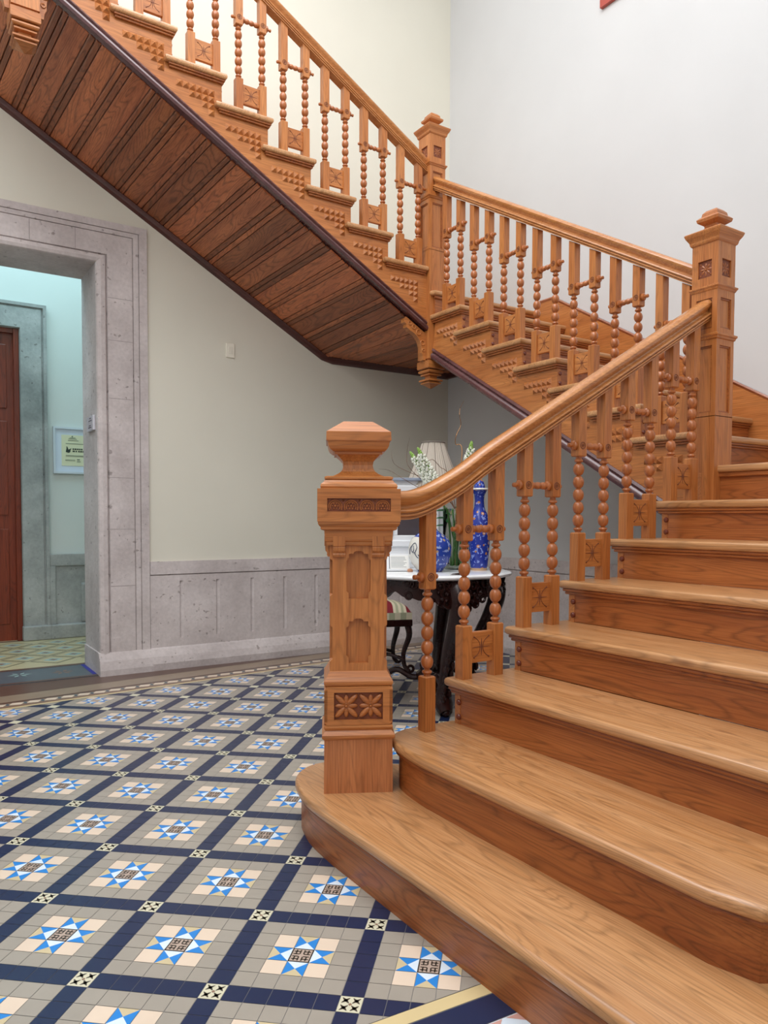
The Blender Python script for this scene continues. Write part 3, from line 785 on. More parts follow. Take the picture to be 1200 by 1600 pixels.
def put_pair(loc, rz, label, group):
    if used[0]: r = copy_tree(proto)
    else: r = proto; used[0] = True
    r.location = loc; r.rotation_euler = (0, 0, rz); r['label'] = label; r['group'] = group
    return r
for k in range(3, 8):
    put_pair((-.0144+GA*(k-1)-.008, -.062, k*H), 0, 'pair of beaded oak balusters on the %s step up from the floor' % ordinal(k), 'baluster pairs under the lower handrail')
for k in range(9, 16):
    put_pair((2.127, GB*(k-9)+.022, k*H), PI/2, 'pair of beaded oak balusters on the %s step above the quarter landing' % ordinal(k-8), 'baluster pairs under the middle handrail')
for k in range(17, 25):
    put_pair((2.0537-GC*(k-17), 2.195, k*H), PI, 'pair of beaded oak balusters on the %s step above the corner landing' % ordinal(k-16), 'baluster pairs under the upper handrail')
th = thing('single_baluster', 'single beaded oak baluster on the second step, right of the big newel', 'baluster', (.459, -.062, 2*H), local=True)
baluster_part(th, 0, 0, lambda t: 1.1285-2*H+t*.45)
rod_part(th, 0, None, .557)

# --- slim newels
def frame_plate(bm, cx, cy, hw, z0, z1, m, d0, d1, zh0, zh1):
    """four plates with a rectangular hole around a square post"""
    hole = [(-hw+m, zh0), (-hw+m, zh1), (hw-m, zh1), (hw-m, zh0)]
    for i, place in enumerate((lambda a, b, d: (cx+a, cy-d, b), lambda a, b, d: (cx-a, cy+d, b), lambda a, b, d: (cx-d, cy-a, b), lambda a, b, d: (cx+d, cy+a, b))):
        e = hw if i < 2 else d0
        plate(bm, [(-e, z0), (e, z0), (e, z1), (-e, z1)], [hole], d0, d1, place)
def carved_square(th, cx, cy, hw, zc, r):
    for ux, w_ in (((1, 0, 0), (0, -1, 0)), ((-1, 0, 0), (0, 1, 0)), ((0, -1, 0), (-1, 0, 0)), ((0, 1, 0), (1, 0, 0))):
        bm = bm_new(); ux, w_ = Vector(ux), Vector(w_); c = Vector((cx, cy, zc))+w_*hw
        box(bm, *[q for k in range(3) for q in ((c[k]-.0015, c[k]+.0015) if abs(w_[k]) > .5 else (c[k]-(.037 if k < 2 else .041), c[k]+(.037 if k < 2 else .041)))], mi=0)  # backing plate, its dark colour paints the shade of the recess
        for i in range(8):
            a = i*PI/4; d = ux*math.cos(a)+Vector((0, 0, 1))*math.sin(a)
            rot = Matrix((d, w_.cross(d), w_)).transposed()
            sphere(bm, c+d*r*.62, r, 1, (.50, .18, .14), rot, mi=1)
        sphere(bm, c, r*.22, 1, mi=1)
        for i in range(4):
            a = i*PI/2+PI/4; sphere(bm, c+(ux*math.cos(a)+Vector((0, 0, 1))*math.sin(a))*r*1.25, r*.16, 1, mi=1)
        finish('carved_square', bm, [CARV, RI['X']], th)
def slim_newel(cx, cy, zb, ztop, zbase_shaft, pendant, label, s=.136):
    th = thing('newel_post', label, 'newel post', (cx, cy, zb))
    h = s/2; T0 = ztop
    z = lambda d: T0-d
    bm = bm_new()
    c = h-.010
    sqloft(bm, [(zbase_shaft+(.010 if pendant else 0), h), (z(.972), h), (z(.972), c), (z(.15), c)], cx, cy)
    # applied frames: lower panel, upper panel, carved square
    frame_plate(bm, cx, cy, h, z(.975), z(.615), .024, c, h, z(.955), z(.645))
    frame_plate(bm, cx, cy, h, z(.60), z(.39), .026, c, h, z(.565), z(.425))
    frame_plate(bm, cx, cy, h, z(.37), z(.15), .032, c, h, z(.325), z(.245))
    finish('shaft', bm, W['Z'], th)
    bm = bm_new()                                # inner bead around each sunk panel
    for z0, z1, m in ((z(.955), z(.645), .024), (z(.565), z(.425), .026)):
        hh = h-m
        for place in (lambda a, b, d: (cx+a, cy-d, b), lambda a, b, d: (cx-a, cy+d, b), lambda a, b, d: (cx-d, cy-a, b), lambda a, b, d: (cx+d, cy+a, b)):
            plate(bm, [(-hh, z0), (hh, z0), (hh, z1), (-hh, z1)], [[(-hh+.007, z0+.007), (-hh+.007, z1-.007), (hh-.007, z1-.007), (hh-.007, z0+.007)]], c, c+.005, place)
    finish('panel_bead', bm, RI['X'], th)
    bm = bm_new(); sqloft(bm, [(z(.617), h), (z(.614), h+.005), (z(.606), h+.007), (z(.600), h+.012), (z(.592), h+.012), (z(.588), h+.003), (z(.586), h)], cx, cy)
    finish('belt_moulding', bm, W['X'], th)
    bm = bm_new(); sqloft(bm, [(z(.39), h), (z(.386), h+.004), (z(.380), h+.006), (z(.374), h+.011), (z(.367), h+.011), (z(.363), h)], cx, cy)
    finish('belt_moulding', bm, W['X'], th)
    carved_square(th, cx, cy, c+.001, z(.285), .030)
    bm = bm_new(); sqloft(bm, [(z(.17), h), (z(.165), h+.006), (z(.158), h+.009), (z(.150), h+.010), (z(.142), h+.014), (z(.130), h+.022), (z(.118), h+.027), (z(.112), h+.028), (z(.108), h+.024), (z(.106), h+.008), (z(.104), h-.004), (z(.102), h-.008)], cx, cy)
    finish('cap', bm, W['X'], th)
    bm = bm_new(); sqloft(bm, [(z(.106), .058), (z(.098), .057), (z(.097), .048), (z(.089), .046), (z(.087), .036), (z(.078), .031), (z(.070), .033), (z(.062), .045), (z(.055), .055), (z(.042), .058), (z(.038), .055), (z(.031), .047), (z(.029), .042), (z(.013), .039), (z(0), .027)], cx, cy)
    finish('finial', bm, W['X'], th)
    if pendant:
        q = zbase_shaft
        for nm, pr in (('pendant_block', [(q+.012, h-.009), (q-.001, h-.009), (q-.003, h+.004), (q-.053, h+.004), (q-.057, h-.001)]),
                       ('pendant_ring', [(q-.055, h-.024), (q-.063, h-.024), (q-.064, h-.008), (q-.069, h-.003), (q-.076, h-.002), (q-.083, h-.006), (q-.086, h-.012), (q-.087, h-.026), (q-.092, h-.026), (q-.093, h-.014), (q-.101, h-.014), (q-.103, h-.020)]),
                       ('pendant_neck', [(q-.100, .031), (q-.130, .031)]),
                       ('pendant_ring', [(q-.128, h-.030), (q-.129, h-.012), (q-.133, h-.006), (q-.141, h-.006), (q-.144, h-.012), (q-.145, h-.026), (q-.150, h-.026), (q-.151, h-.015), (q-.159, h-.015), (q-.161, h-.022), (q-.163, .040), (q-.192, .002)])):
            bm = bm_new(); sqloft(bm, pr, cx, cy); finish(nm, bm, W['X'], th)
    return th
slim_newel(2.1262, -.062, 7*H, 2.563, 7*H, False, 'tall slim oak newel post with stacked cap, at the head of the lower flight')
slim_newel(2.1262, 2.197, 2.235-.195, 3.985, 2.235, True, 'slim oak newel post ending in a stepped pendant below the corner landing')
slim_newel(-.516, 2.197, 3.715-.195, 5.50, 3.715, True, 'light oak newel pendant hanging in front of the soffit at upper left')
# scroll brackets beside the pendants
def bracket(x0, sx, z0, label):
    bm = bm_new()
    pts = [(0, 0), (0, .30), (.035, .30)]
    arc = [(.19-.155*math.cos(a*PI/2/8), .02+.19*math.sin(a*PI/2/8)) for a in range(0, 9)]
    outl = [(0, .0), (.022, .0), (.026, .03), (.036, .05)]+[(.036+.125*(1-math.cos(a*PI/16)), .07+.125*math.sin(a*PI/16)) for a in range(0, 8)]+[(.15, .205), (.168, .212), (.165, .235), (.185, .245), (.185, .27), (.17, .285)]
    outl += [(0, .19) if sx < 0 and False else (0, .19)]
    poly = [(x0+sx*a, z0+b) for a, b in outl]
    prism(bm, poly, 2.17, 2.215, axis='y')
    for (a, b, r_) in ((.03, .12, .016), (.065, .19, .018), (.105, .222, .014), (.02, .07, .010), (.14, .245, .012)):
        torus(bm, (x0+sx*a, 2.168, z0+b), r_, .004, (1, 0, 0), (0, 0, 1), n=14, m=5)
    return tag(finish('scroll_bracket', bm, W['X']), label, 'bracket')
bracket(2.06, -1, 2.235, 'carved scroll bracket left of the pendant under the corner landing')
bracket(-.446, 1, 3.715, 'carved scroll bracket right of the upper left pendant')
bracket(-.586, -1, 3.715, 'carved scroll bracket left of the upper left pendant, at the picture edge')

# --- the big carved newel at the foot
def big_newel():
    R = -math.radians(28.5); cx, cy = .2275, .039
    th = thing('newel_post', 'massive square carved oak newel post standing on the bottom step', 'newel post', (cx, cy, H), local=True, rz=R)
    u = .00219/2; zz = lambda z: z-H
    def L(name, prof, mat, **k):
        bm = bm_new(); sqloft(bm, [(zz(a), b*u) for a, b in prof], 0, 0); return finish(name, bm, mat, th)
    L('plinth', [(.17, 107), (.357, 106)], PL)
    L('base_moulding', [(.353, 106), (.357, 110), (.362, 113), (.370, 113), (.376, 109), (.385, 102), (.388, 104), (.395, 107), (.401, 106), (.405, 100)], W['X'])
    L('carved_block', [(.403, 98), (.535, 98)], CARV)
    # frame plates with window for the flowers, and bevelled corners
    faces = [lambda a, b, d: (a, -d, b), lambda a, b, d: (-a, d, b), lambda a, b, d: (-d, -a, b), lambda a, b, d: (d, a, b)]
    bm = bm_new(); h0, h1 = 98*u, 106*u
    for f in faces: plate(bm, [(-h0, zz(.403)), (h0, zz(.403)), (h1, zz(.415)), (h1, zz(.523)), (h0, zz(.535)), (-h0, zz(.535)), (-h1, zz(.523)), (-h1, zz(.415))], [[(-.083, zz(.421)), (-.083, zz(.515)), (.083, zz(.515)), (.083, zz(.421))]], h0-.002, h1, f)
    finish('carved_block_frame', bm, W['X'], th)
    for f in faces:
        bm = bm_new()
        for sx in (-.0415, .0415):
            zc = zz(.468)
            P = lambda a, b, d: Vector(f(a, b, d))
            nrm = P(0, 0, 1)-P(0, 0, 0)
            for i in range(8):
                a = i*PI/4; big = i % 2 == 1
                d = P(math.cos(a), math.sin(a), 0); 
                ln = .0275 if big else .0205
                rot = Matrix((d, nrm.cross(d), nrm)).transposed()
                sphere(bm, P(sx+math.cos(a)*ln*(.98 if big else .92), zc+math.sin(a)*ln*(1.05 if big else .95), h0+.001), ln, 2, (1, .36 if big else .42, .30), rot)
            sphere(bm, P(sx, zc, h0+.007), .005, 1)
            torus(bm, P(sx, zc, h0+.005), .008, .002, P(1, 0, 0), P(0, 1, 0), n=12, m=5)
        finish('flower_carving', bm, RI['X'], th, smooth=True)
    L('upper_base_moulding', [(.533, 98), (.538, 104), (.545, 107), (.552, 107), (.558, 104), (.566, 99), (.585, 90), (.587, 86)], W['X'])
    # shaft core and faces pierced with niches
    hs = 89*u; bm = bm_new(); sqloft(bm, [(zz(.583), hs-.017), (zz(1.04), hs-.017)], 0, 0)
    def niche(z0, z1):
        half = [(.0, z1), (.010, z1-.001), (.016, z1-.005), (.017, z1-.010), (.033, z1-.010), (.033, z1-.024), (.041, z1-.032), (.041, z0+.026), (.033, z0+.019), (.033, z0)]
        return [(a_, zz(z_)) for a_, z_ in half]+[(-a_, zz(z_)) for a_, z_ in reversed(half[1:])]
    hp = hs
    for i, f in enumerate(faces):
        e = hp if i < 2 else hs-.018
        ol = [(e, .583), (e, .618), (e-.009, .626), (e-.009, .735), (e, .743), (e, .84), (e-.009, .848), (e-.009, .962), (e, .970), (e, 1.04)]
        plate(bm, [(a_, zz(z_)) for a_, z_ in ol]+[(-a_, zz(z_)) for a_, z_ in reversed(ol)], [niche(.612, .765), niche(.832, .995)], hs-.018, hs, f)
    finish('shaft', bm, W['Z'], th)
    # notched slots near the corners
    # corbels
    for f in faces:
        for sx in (-.066, .066):
            bm = bm_new(); w2 = .0205
            pr = [(hs-.004, .975), (hs+.007, .975), (hs+.010, .982), (hs+.008, .988), (hs+.010, .990), (hs+.015, .996), (hs+.016, 1.006), (hs+.015, 1.010), (hs+.018, 1.012), (hs+.018, 1.045), (hs-.004, 1.045)]
            a = [bm.verts.new(f(sx-w2, zz(z_), d)) for d, z_ in pr]; b = [bm.verts.new(f(sx+w2, zz(z_), d)) for d, z_ in pr]
            n = len(pr)
            for i in range(n): bm.faces.new((a[i], a[(i+1) % n], b[(i+1) % n], b[i]))
            bm.faces.new(a); bm.faces.new(b)
            finish('corbel', bm, W['Z'], th)
    L('frieze_band', [(1.012, 90), (1.014, 97), (1.018, 99), (1.026, 99), (1.03, 104), (1.068, 106)], W['X'])
    L('collar_moulding', [(1.064, 106), (1.067, 115), (1.070, 117), (1.076, 117), (1.080, 121), (1.087, 125), (1.094, 125), (1.096, 122)], W['X'])
    L('head_core', [(1.094, 120), (1.204, 120)], CARV)
    hb = 127*u; bm = bm_new()
    for i, f in enumerate(faces): e = hb if i < 2 else 120*u-.001; plate(bm, [(-e, zz(1.094)), (e, zz(1.094)), (e, zz(1.204)), (-e, zz(1.204))], [[(-.106, zz(1.128)), (-.106, zz(1.172)), (.106, zz(1.172)), (.106, zz(1.128))]], 120*u-.001, hb, f)
    finish('head_block', bm, W['X'], th)
    for f in faces:
        bm = bm_new(); P = lambda a, b, d: Vector(f(a, b, d))
        for i in range(4):
            ca = -.0795+i*.053
            for r_ in (.0225, .0165): torus(bm, P(ca, zz(1.143), 120*u+.001), r_, .0023, P(1, 0, 0), P(0, 1, 0), n=14, m=5, a0=-.5, a1=PI+.5)
            sphere(bm, P(ca, zz(1.146), 120*u), .005, 1)
            for q in range(6): sphere(bm, P(ca+.0095*math.cos(q*PI/3), zz(1.146)+.0095*math.sin(q*PI/3), 120*u), .0035, 1)
            for s in (-1, 1): sphere(bm, P(ca+s*.0265, zz(1.165), 120*u), .004, 1)
        finish('arcade_carving', bm, RI['X'], th, smooth=True)
    L('neck_moulding', [(1.203, 120), (1.206, 116), (1.212, 118), (1.220, 116), (1.226, 109), (1.233, 105), (1.235, 101), (1.238, 105), (1.244, 105), (1.247, 98), (1.248, 80)], W['X'])
    L('neck', [(1.247, 82), (1.252, 72), (1.258, 62), (1.266, 53), (1.276, 48), (1.288, 46), (1.300, 48), (1.310, 55), (1.318, 63), (1.324, 68)], W['Z'])
    L('cap', [(1.322, 66), (1.323, 74), (1.331, 74), (1.332, 79), (1.340, 88), (1.350, 93), (1.362, 95), (1.3665, 96), (1.367, 100), (1.397, 99), (1.436, 47), (1.437, 46)], W['X'])
    return th
big_newel()

# ================================================================== FURNISHINGS
# round marble-topped console with carved dark frame
TC = (1.483, 1.363)
def table():
    th = thing('side_table', 'dark carved table with a white marble top, behind the balusters under the stair', 'table', (TC[0], TC[1], 0))
    cx, cy = TC
    bm = bm_new(); n = 96; prof = [(.775, .478), (.778, .492), (.785, .50), (.793, .50), (.800, .493), (.803, .48)]
    rad = lambda a, r: r*(1+.018*math.cos(6*a)-.012*math.cos(12*a))
    rings = [[bm.verts.new((cx+rad(2*PI*i/n, r)*math.cos(2*PI*i/n), cy+rad(2*PI*i/n, r)*math.sin(2*PI*i/n), z)) for i in range(n)] for z, r in prof]
    for a, b in zip(rings, rings[1:]):
        for i in range(n): bm.faces.new((a[i], a[(i+1) % n], b[(i+1) % n], b[i]))
    bm.faces.new(rings[0]); bm.faces.new(rings[-1])
    finish('marble_top', bm, MARBLE, th, smooth=True)['label'] = 'white marble top with shaped edge'
    ang0 = math.atan2(-.27, -.06)
    bm = bm_new(); n = 160
    def low(a): return .665+.030*math.cos(4*(a-ang0+PI/4))-.012*math.cos(16*a)-.008*math.cos(28*a)
    R0, R1 = .445, .42
    rr = [[bm.verts.new((cx+r*math.cos(2*PI*i/n), cy+r*math.sin(2*PI*i/n), (.776 if top else low(2*PI*i/n)))) for i in range(n)] for r, top in ((R0, 1), (R0+.012, 0), (R1, 0), (R1, 1))]
    for a, b in zip(rr, rr[1:]+rr[:1]):
        for i in range(n): bm.faces.new((a[i], a[(i+1) % n], b[(i+1) % n], b[i]))
    finish('apron', bm, DARKW, th, smooth=True)
    ang0 = math.atan2(-.27, -.06)
    for q in range(4):
        la, de = ((.35, -.94), (.94, .34), (-.97, .24), (.30, .95))[q]
        dv = rt*la+Vector((fw.x, fw.y, 0)).normalized()*de; a = math.atan2(dv.y, dv.x)
        d = Vector((math.cos(a), math.sin(a), 0)); tn = Vector((-d.y, d.x, 0))
        bm = bm_new(); O = Vector((cx, cy, 0))
        path = smooth_path([O+d*.40+Vector((0, 0, .77)), O+d*.46+Vector((0, 0, .70)), O+d*.47+Vector((0, 0, .62)), O+d*.42+Vector((0, 0, .50)), O+d*.35+Vector((0, 0, .38)), O+d*.30+Vector((0, 0, .26)), O+d*.27+Vector((0, 0, .16)), O+d*.27+Vector((0, 0, .07)), O+d*.31+Vector((0, 0, .02))], 5)
        nn = len(path)
        rad2 = [.066-.034*min(1, i/nn*1.5)+.022*math.exp(-((i/nn-.86)/.09)**2) for i in range(nn)]
        tube(bm, path, rad2, n=10); sphere(bm, O+d*.31+Vector((0, 0, .022)), .024, 2)
        finish('leg', bm, DARKW, th, smooth=True)
        bm = bm_new()                              # carved leaves and scrolls on knee and apron
        random.seed(40+q)
        for i in range(90):
            aa = a+max(-.62, min(.62, random.gauss(0, .3))); zc = random.uniform(.60+.09*min(1, abs(aa-a)/.5), .765)
            r_ = .465-.02*abs(aa-a)
            c = O+Vector((math.cos(aa), math.sin(aa), 0))*r_+Vector((0, 0, zc))
            t2 = Vector((-math.sin(aa), math.cos(aa), 0))
            if i % 3 == 0: torus(bm, c, random.uniform(.014, .026), .007, t2, Vector((0, 0, 1)), n=12, m=6)
            else: sphere(bm, c, random.uniform(.012, .022), 1, (1, .6, .8), Matrix.Rotation(random.uniform(0, 3), 3, 'Z'))
        for i in range(16):
            zc = .10+.45*i/16; sphere(bm, O+d*(.285+.16*((i/16)**1.5)+.022)+tn*(.016 if i % 2 else -.016)+Vector((0, 0, zc)), .020, 1, (.8, 1, 1.6))
        finish('leaf_carving', bm, DARKW, th, smooth=True)
    bm = bm_new()
    for q in range(4):
        la, de = ((.35, -.94), (.94, .34), (-.97, .24), (.30, .95))[q]; d = (rt*la+Vector((fw.x, fw.y, 0)).normalized()*de).normalized(); O = Vector((cx, cy, 0))
        tube(bm, smooth_path([O+d*.28+Vector((0, 0, .13)), O+d*.18+Vector((0, 0, .20)), O+d*.08+Vector((0, 0, .16)), O+Vector((0, 0, .17))], 5), .018, n=8)
    lathe(bm, [(.13, .02), (.15, .05), (.19, .055), (.21, .03), (.24, .035), (.27, .02), (.30, .004)], cx, cy, 0, n=16)
    finish('stretcher', bm, DARKW, th, smooth=True)
table()
CP = Vector((-1.12898, -2.24101, 1.10648))
def at(u_, depth, z=None, v_=None):
    """point of the place at a depth along the view axis (used to lay out the table top)"""
    p = CP + fw*depth + rt2*((u_-619.287)/FPX*depth)
    if v_ is not None: p = p - up2*((v_-855.798)/FPX*depth)
    if z is not None: p.z = z
    return p
ZT2 = .803
def floral(name, base, c1, c2, c3, scale, gloss=.12, seed=0):
    m, nt, b = newmat(name); N = nt.nodes; L = nt.links
    tc = N.new('ShaderNodeTexCoord'); v = N.new('ShaderNodeTexVoronoi'); v.inputs['Scale'].default_value = scale
    no = N.new('ShaderNodeTexNoise'); no.inputs['Scale'].default_value = scale*2.2; no.inputs['Detail'].default_value = 1
    L.new(tc.outputs['Object'], v.inputs['Vector']); L.new(tc.outputs['Object'], no.inputs['Vector'])
    r = N.new('ShaderNodeValToRGB'); r.color_ramp.interpolation = 'CONSTANT'
    e = r.color_ramp.elements; e[0].position = 0; e[0].color = srgb(*c1); e[1].position = .13; e[1].color = srgb(*c2)
    k = e.new(.26); k.color = srgb(*base)
    L.new(v.outputs['Distance'], r.inputs[0])
    r2 = N.new('ShaderNodeValToRGB'); r2.color_ramp.interpolation = 'CONSTANT'; e = r2.color_ramp.elements
    e[0].color = (0, 0, 0, 1); e[1].position = .62; e[1].color = (1, 1, 1, 1); L.new(no.outputs['Fac'], r2.inputs[0])
    mx = N.new('ShaderNodeMix'); mx.data_type = 'RGBA'; L.new(r2.outputs[0], mx.inputs[0]); L.new(r.outputs[0], mx.inputs[6]); mx.inputs[7].default_value = srgb(*c3)
    L.new(mx.outputs[2], b.inputs['Base Color']); b.inputs['Roughness'].default_value = gloss
    return m
BLUE = floral('cobalt_floral_porcelain', (38, 56, 150), (214, 196, 196), (190, 130, 70), (126, 146, 214), 26)
BLUE2 = floral('cobalt_floral_porcelain_pale', (44, 70, 160), (200, 210, 226), (176, 150, 120), (150, 170, 220), 24)
PORC = plain('white_porcelain', (222, 220, 212), .12)
def vase(name, c, prof, mat, label, cat, extra=None):
    th = thing(name, label, cat, (c.x, c.y, ZT2))
    bm = bm_new(); lathe(bm, prof, c.x, c.y, ZT2, n=36); finish('body', bm, mat, th, smooth=True)
    if extra: extra(th, c)
    return th
s_ = lambda px, d: px*d/FPX
# white and blue moon vase (nearest)
c = at(672, 4.30)
def panel_white(th, c):
    bm = bm_new(); w0 = math.atan2(-fw.y, -fw.x)
    # white reserve with a drawn bird covering the left-hand side of the belly
    P = lambda a, z: (c.x+(rv(z)+.0012)*math.cos(a), c.y+(rv(z)+.0012)*math.sin(a), ZT2+z)
    na, nz = 14, 12
    V = {}
    for i in range(na+1):
        for j in range(nz+1):
            z = .012+.186*j/nz; V[i, j] = bm.verts.new(P(w0-.42-1.55*i/na, z))
    for i in range(na):
        for j in range(nz): bm.faces.new((V[i, j], V[i+1, j], V[i+1, j+1], V[i, j+1]))
    finish('white_reserve', bm, PORC, th, smooth=True)['label'] = 'white panel on the vase belly'
    bm = bm_new()
    Q = lambda a, z: (c.x+(rv(z)+.003)*math.cos(w0-.42-a), c.y+(rv(z)+.003)*math.sin(w0-.42-a), ZT2+z)
    for pts in ([(.25, .14), (.40, .165), (.6, .15), (.62, .12), (.4, .11), (.25, .14)], [(.4, .11), (.3, .09), (.2, .08)], [(.2, .10), (.1, .075), (.14, .05)], [(.6, .15), (.75, .13), (.8, .10)], [(.5, .15), (.45, .125), (.52, .115)]):
        tube(bm, smooth_path([Q(a, z) for a, z in pts], 4), .0018, n=5)
    finish('ink_drawing', bm, plain('dark_blue_ink', (40, 54, 92), .4), th)
def rv(z):
    pts = [(0, .068), (.012, .078), (.045, .104), (.09, .120), (.14, .123), (.18, .110), (.21, .080), (.228, .048), (.245, .036), (.30, .034), (.33, .038)]
    for (a, ra), (b, rb) in zip(pts, pts[1:]):
        if a <= z <= b: 
            t = (z-a)/(b-a); t = t; return ra+(rb-ra)*t
    return .03
vase('vase', c, [(i*.33/28, rv(i*.33/28)) for i in range(29)], BLUE2, 'round white and blue porcelain vase at the front of the marble table', 'vase', panel_white)
# tall cobalt lidded vase
c = at(748.5, 4.42)
d_ = 4.42
def lid(th, c):
    bm = bm_new(); lathe(bm, [(.470, s_(13.5, d_)), (.474, s_(14, d_)), (.480, s_(13, d_))], c.x, c.y, ZT2, n=30); finish('rim', bm, PORC, th, smooth=True)
    bm = bm_new(); lathe(bm, [(.478, s_(9, d_)), (.50, s_(8, d_)), (.52, s_(6, d_)), (.535, s_(2.5, d_)), (.545, s_(3, d_)), (.556, .003)], c.x, c.y, ZT2, n=24); finish('lid', bm, BLUE, th, smooth=True)
    bm = bm_new(); lathe(bm, [(0, s_(12.5, d_)), (.018, s_(12.8, d_))], c.x, c.y, ZT2, n=30); finish('foot_band', bm, plain('gilt_band', (196, 160, 124), .3), th, smooth=True)
vase('vase', c, [(.0, s_(12, d_)), (.02, s_(13, d_)), (.06, s_(14.5, d_)), (.15, s_(16.5, d_)), (.24, s_(17, d_)), (.30, s_(15.5, d_)), (.335, s_(12, d_)), (.35, s_(9.5, d_)), (.37, s_(8, d_)), (.41, s_(7.2, d_)), (.44, s_(8, d_)), (.462, s_(11, d_)), (.472, s_(13, d_))], BLUE,
     'tall slender cobalt blue vase with floral pattern and lid, right side of the table', 'vase', lid)
# glass cylinder with stems
c = at(712, 4.50); gv = c.copy()
m, nt, b = newmat('clear_glass'); b.inputs['Transmission Weight'].default_value = 1; b.inputs['Roughness'].default_value = .02; b.inputs['IOR'].default_value = 1.12; b.inputs['Base Color'].default_value = (.9, .97, .93, 1); GLASS = m
th = thing('glass_vase', 'clear glass cylinder vase full of green stems between the two porcelain vases', 'vase', (c.x, c.y, ZT2))
bm = bm_new(); lathe(bm, [(.004, .07), (.008, .075), (.36, .078)], c.x, c.y, ZT2, n=32, cap=False)
o = finish('body', bm, GLASS, th, smooth=True); md = o.modifiers.new('t', 'SOLIDIFY'); md.thickness = .004
bm = bm_new(); lathe(bm, [(0, .074), (.012, .077)], c.x, c.y, ZT2, n=32); finish('base', bm, GLASS, th, smooth=True)
GREEN = plain('stem_green', (70, 110, 48), .5, noise=.25, nscale=30); LEAF = plain('leaf_green', (40, 116, 56), .4, noise=.2, nscale=30)
FLW = plain('white_petals', (236, 240, 226), .6); BUD = plain('green_buds', (150, 190, 96), .6); TWIG = plain('brown_twig', (110, 74, 52), .7); TWIGL = plain('pale_twig', (176, 130, 86), .7)
gz = ZT2+.02
def flower(tip, lab, base_off, n=34):
    p0 = Vector((gv.x+base_off[0], gv.y+base_off[1], gz)); tip = Vector(tip)
    rim = Vector((gv.x+base_off[0]*-1.2+(tip.x-gv.x)*.12, gv.y+base_off[1]*-1.2+(tip.y-gv.y)*.12, ZT2+.34))
    path = smooth_path([p0, rim, rim.lerp(tip, .5)+Vector((0, 0, .01)), tip], 8)
    th = thing('snapdragon', lab, 'flower', tuple(p0), 'white flowers in the glass vase')
    bm = bm_new(); tube(bm, path, [.0045-.003*i/len(path) for i in range(len(path))], n=6); finish('stem', bm, GREEN, th, smooth=True)
    bm = bm_new(); bd = bm_new(); m_ = len(path); random.seed(hash(lab) % 1000 if False else int(abs(tip.x)*1000))
    a0 = int(m_*.60)
    for i in range(n*3):
        f = i/(n*3); q = a0+f*(m_-1-a0); p = path[int(q)].lerp(path[min(int(q)+1, m_-1)], q-int(q))
        r_ = .030*(1-f)**.6+.004
        ang = i*2.4; off = Vector((math.cos(ang), math.sin(ang), .2*random.uniform(-1, 1)))*r_
        if f > .74: sphere(bd, p+off*.55, .0075*(1.25-f)+.0025, 1, (1, 1, 1.3))
        else:
            s1 = random.uniform(.010, .016)*(1.25-f*.6)
            rot = Matrix.Rotation(random.uniform(0, 3), 3, 'Z') @ Matrix.Rotation(random.uniform(0, 1.5), 3, 'X')
            sphere(bm, p+off, s1, 1, (1, .7, .55), rot); sphere(bm, p+off*1.15+Vector((0, 0, .006)), s1*.7, 1, (1, .8, .6), rot)
            if i % 4 == 0: sphere(bd, p+off*.5, s1*.6, 1)
    finish('petals', bm, FLW, th, smooth=False); finish('buds', bd, BUD, th)
    return th
dp = 4.45
flower(at(641, dp, v_=706), 'white snapdragon spike leaning far left, green tip nearest the newel cap', (.03, .01))
flower(at(653, dp-.05, v_=700), 'white snapdragon spike leaning left in front of the lampshade', (.02, -.02))
flower(at(737, dp, v_=690), 'white snapdragon spike leaning right towards the handrail', (-.03, .0))
th = thing('leafy_stem', 'bunch of green leaves and reeds standing in the glass vase', 'plant', (gv.x, gv.y, gz))
for i in range(9):
    a = i*2.4; bm = bm_new(); r_ = .05*((i % 3)+1)/3.6
    p = Vector((gv.x+r_*math.cos(a), gv.y+r_*math.sin(a), gz)); q = p+Vector((random.uniform(-.03, .03), random.uniform(-.03, .03), .34+random.uniform(-.04, .02)))
    tube(bm, smooth_path([p, p.lerp(q, .5)+Vector((.006, -.004, 0)), q], 5), .0055, n=6); finish('stem', bm, GREEN, th, smooth=True)
random.seed(5)
for i in range(10):
    bm = bm_new(); a = i*2.1; z = ZT2+.24+.015*i; d = Vector((math.cos(a), math.sin(a), .1)); t_ = Vector((-d.y, d.x, 0)); c0 = Vector((gv.x, gv.y, z))+d*.03
    vs = [bm.verts.new(c0), bm.verts.new(c0+d*.03+t_*.018+Vector((0, 0, .008))), bm.verts.new(c0+d*.075+t_*.012), bm.verts.new(c0+d*.105-Vector((0, 0, .012))), bm.verts.new(c0+d*.075-t_*.012), bm.verts.new(c0+d*.03-t_*.018+Vector((0, 0, .008)))]
    bm.faces.new((vs[0], vs[1], vs[2], vs[3])); bm.faces.new((vs[0], vs[3], vs[4], vs[5]))
    o = finish('leaf', bm, LEAF, th); md = o.modifiers.new('t', 'SOLIDIFY'); md.thickness = .0012
def twig(pts, label, mat, r=.0022, d0=4.5):
    P = [gv+Vector((0, 0, gz-gv.z)), Vector((gv.x, gv.y, ZT2+.33))]+[at(u_, d0+.03*i*(1 if i % 2 else -1), v_=v_) for i, (u_, v_) in enumerate(pts)]
    path = smooth_path(P, 5); bm = bm_new(); n = len(path)
    tube(bm, path, [r*(1.3-i/n) for i in range(n)], n=5)
    tag(finish('willow_twig', bm, mat, smooth=True), label, 'twig', 'curly willow twigs in the glass vase')
twig([(722, 705), (712, 694), (713, 680), (720, 664), (718, 648), (719, 638), (725, 626)], 'pale curly willow twig rising tallest against the dark wall', TWIGL, .003)
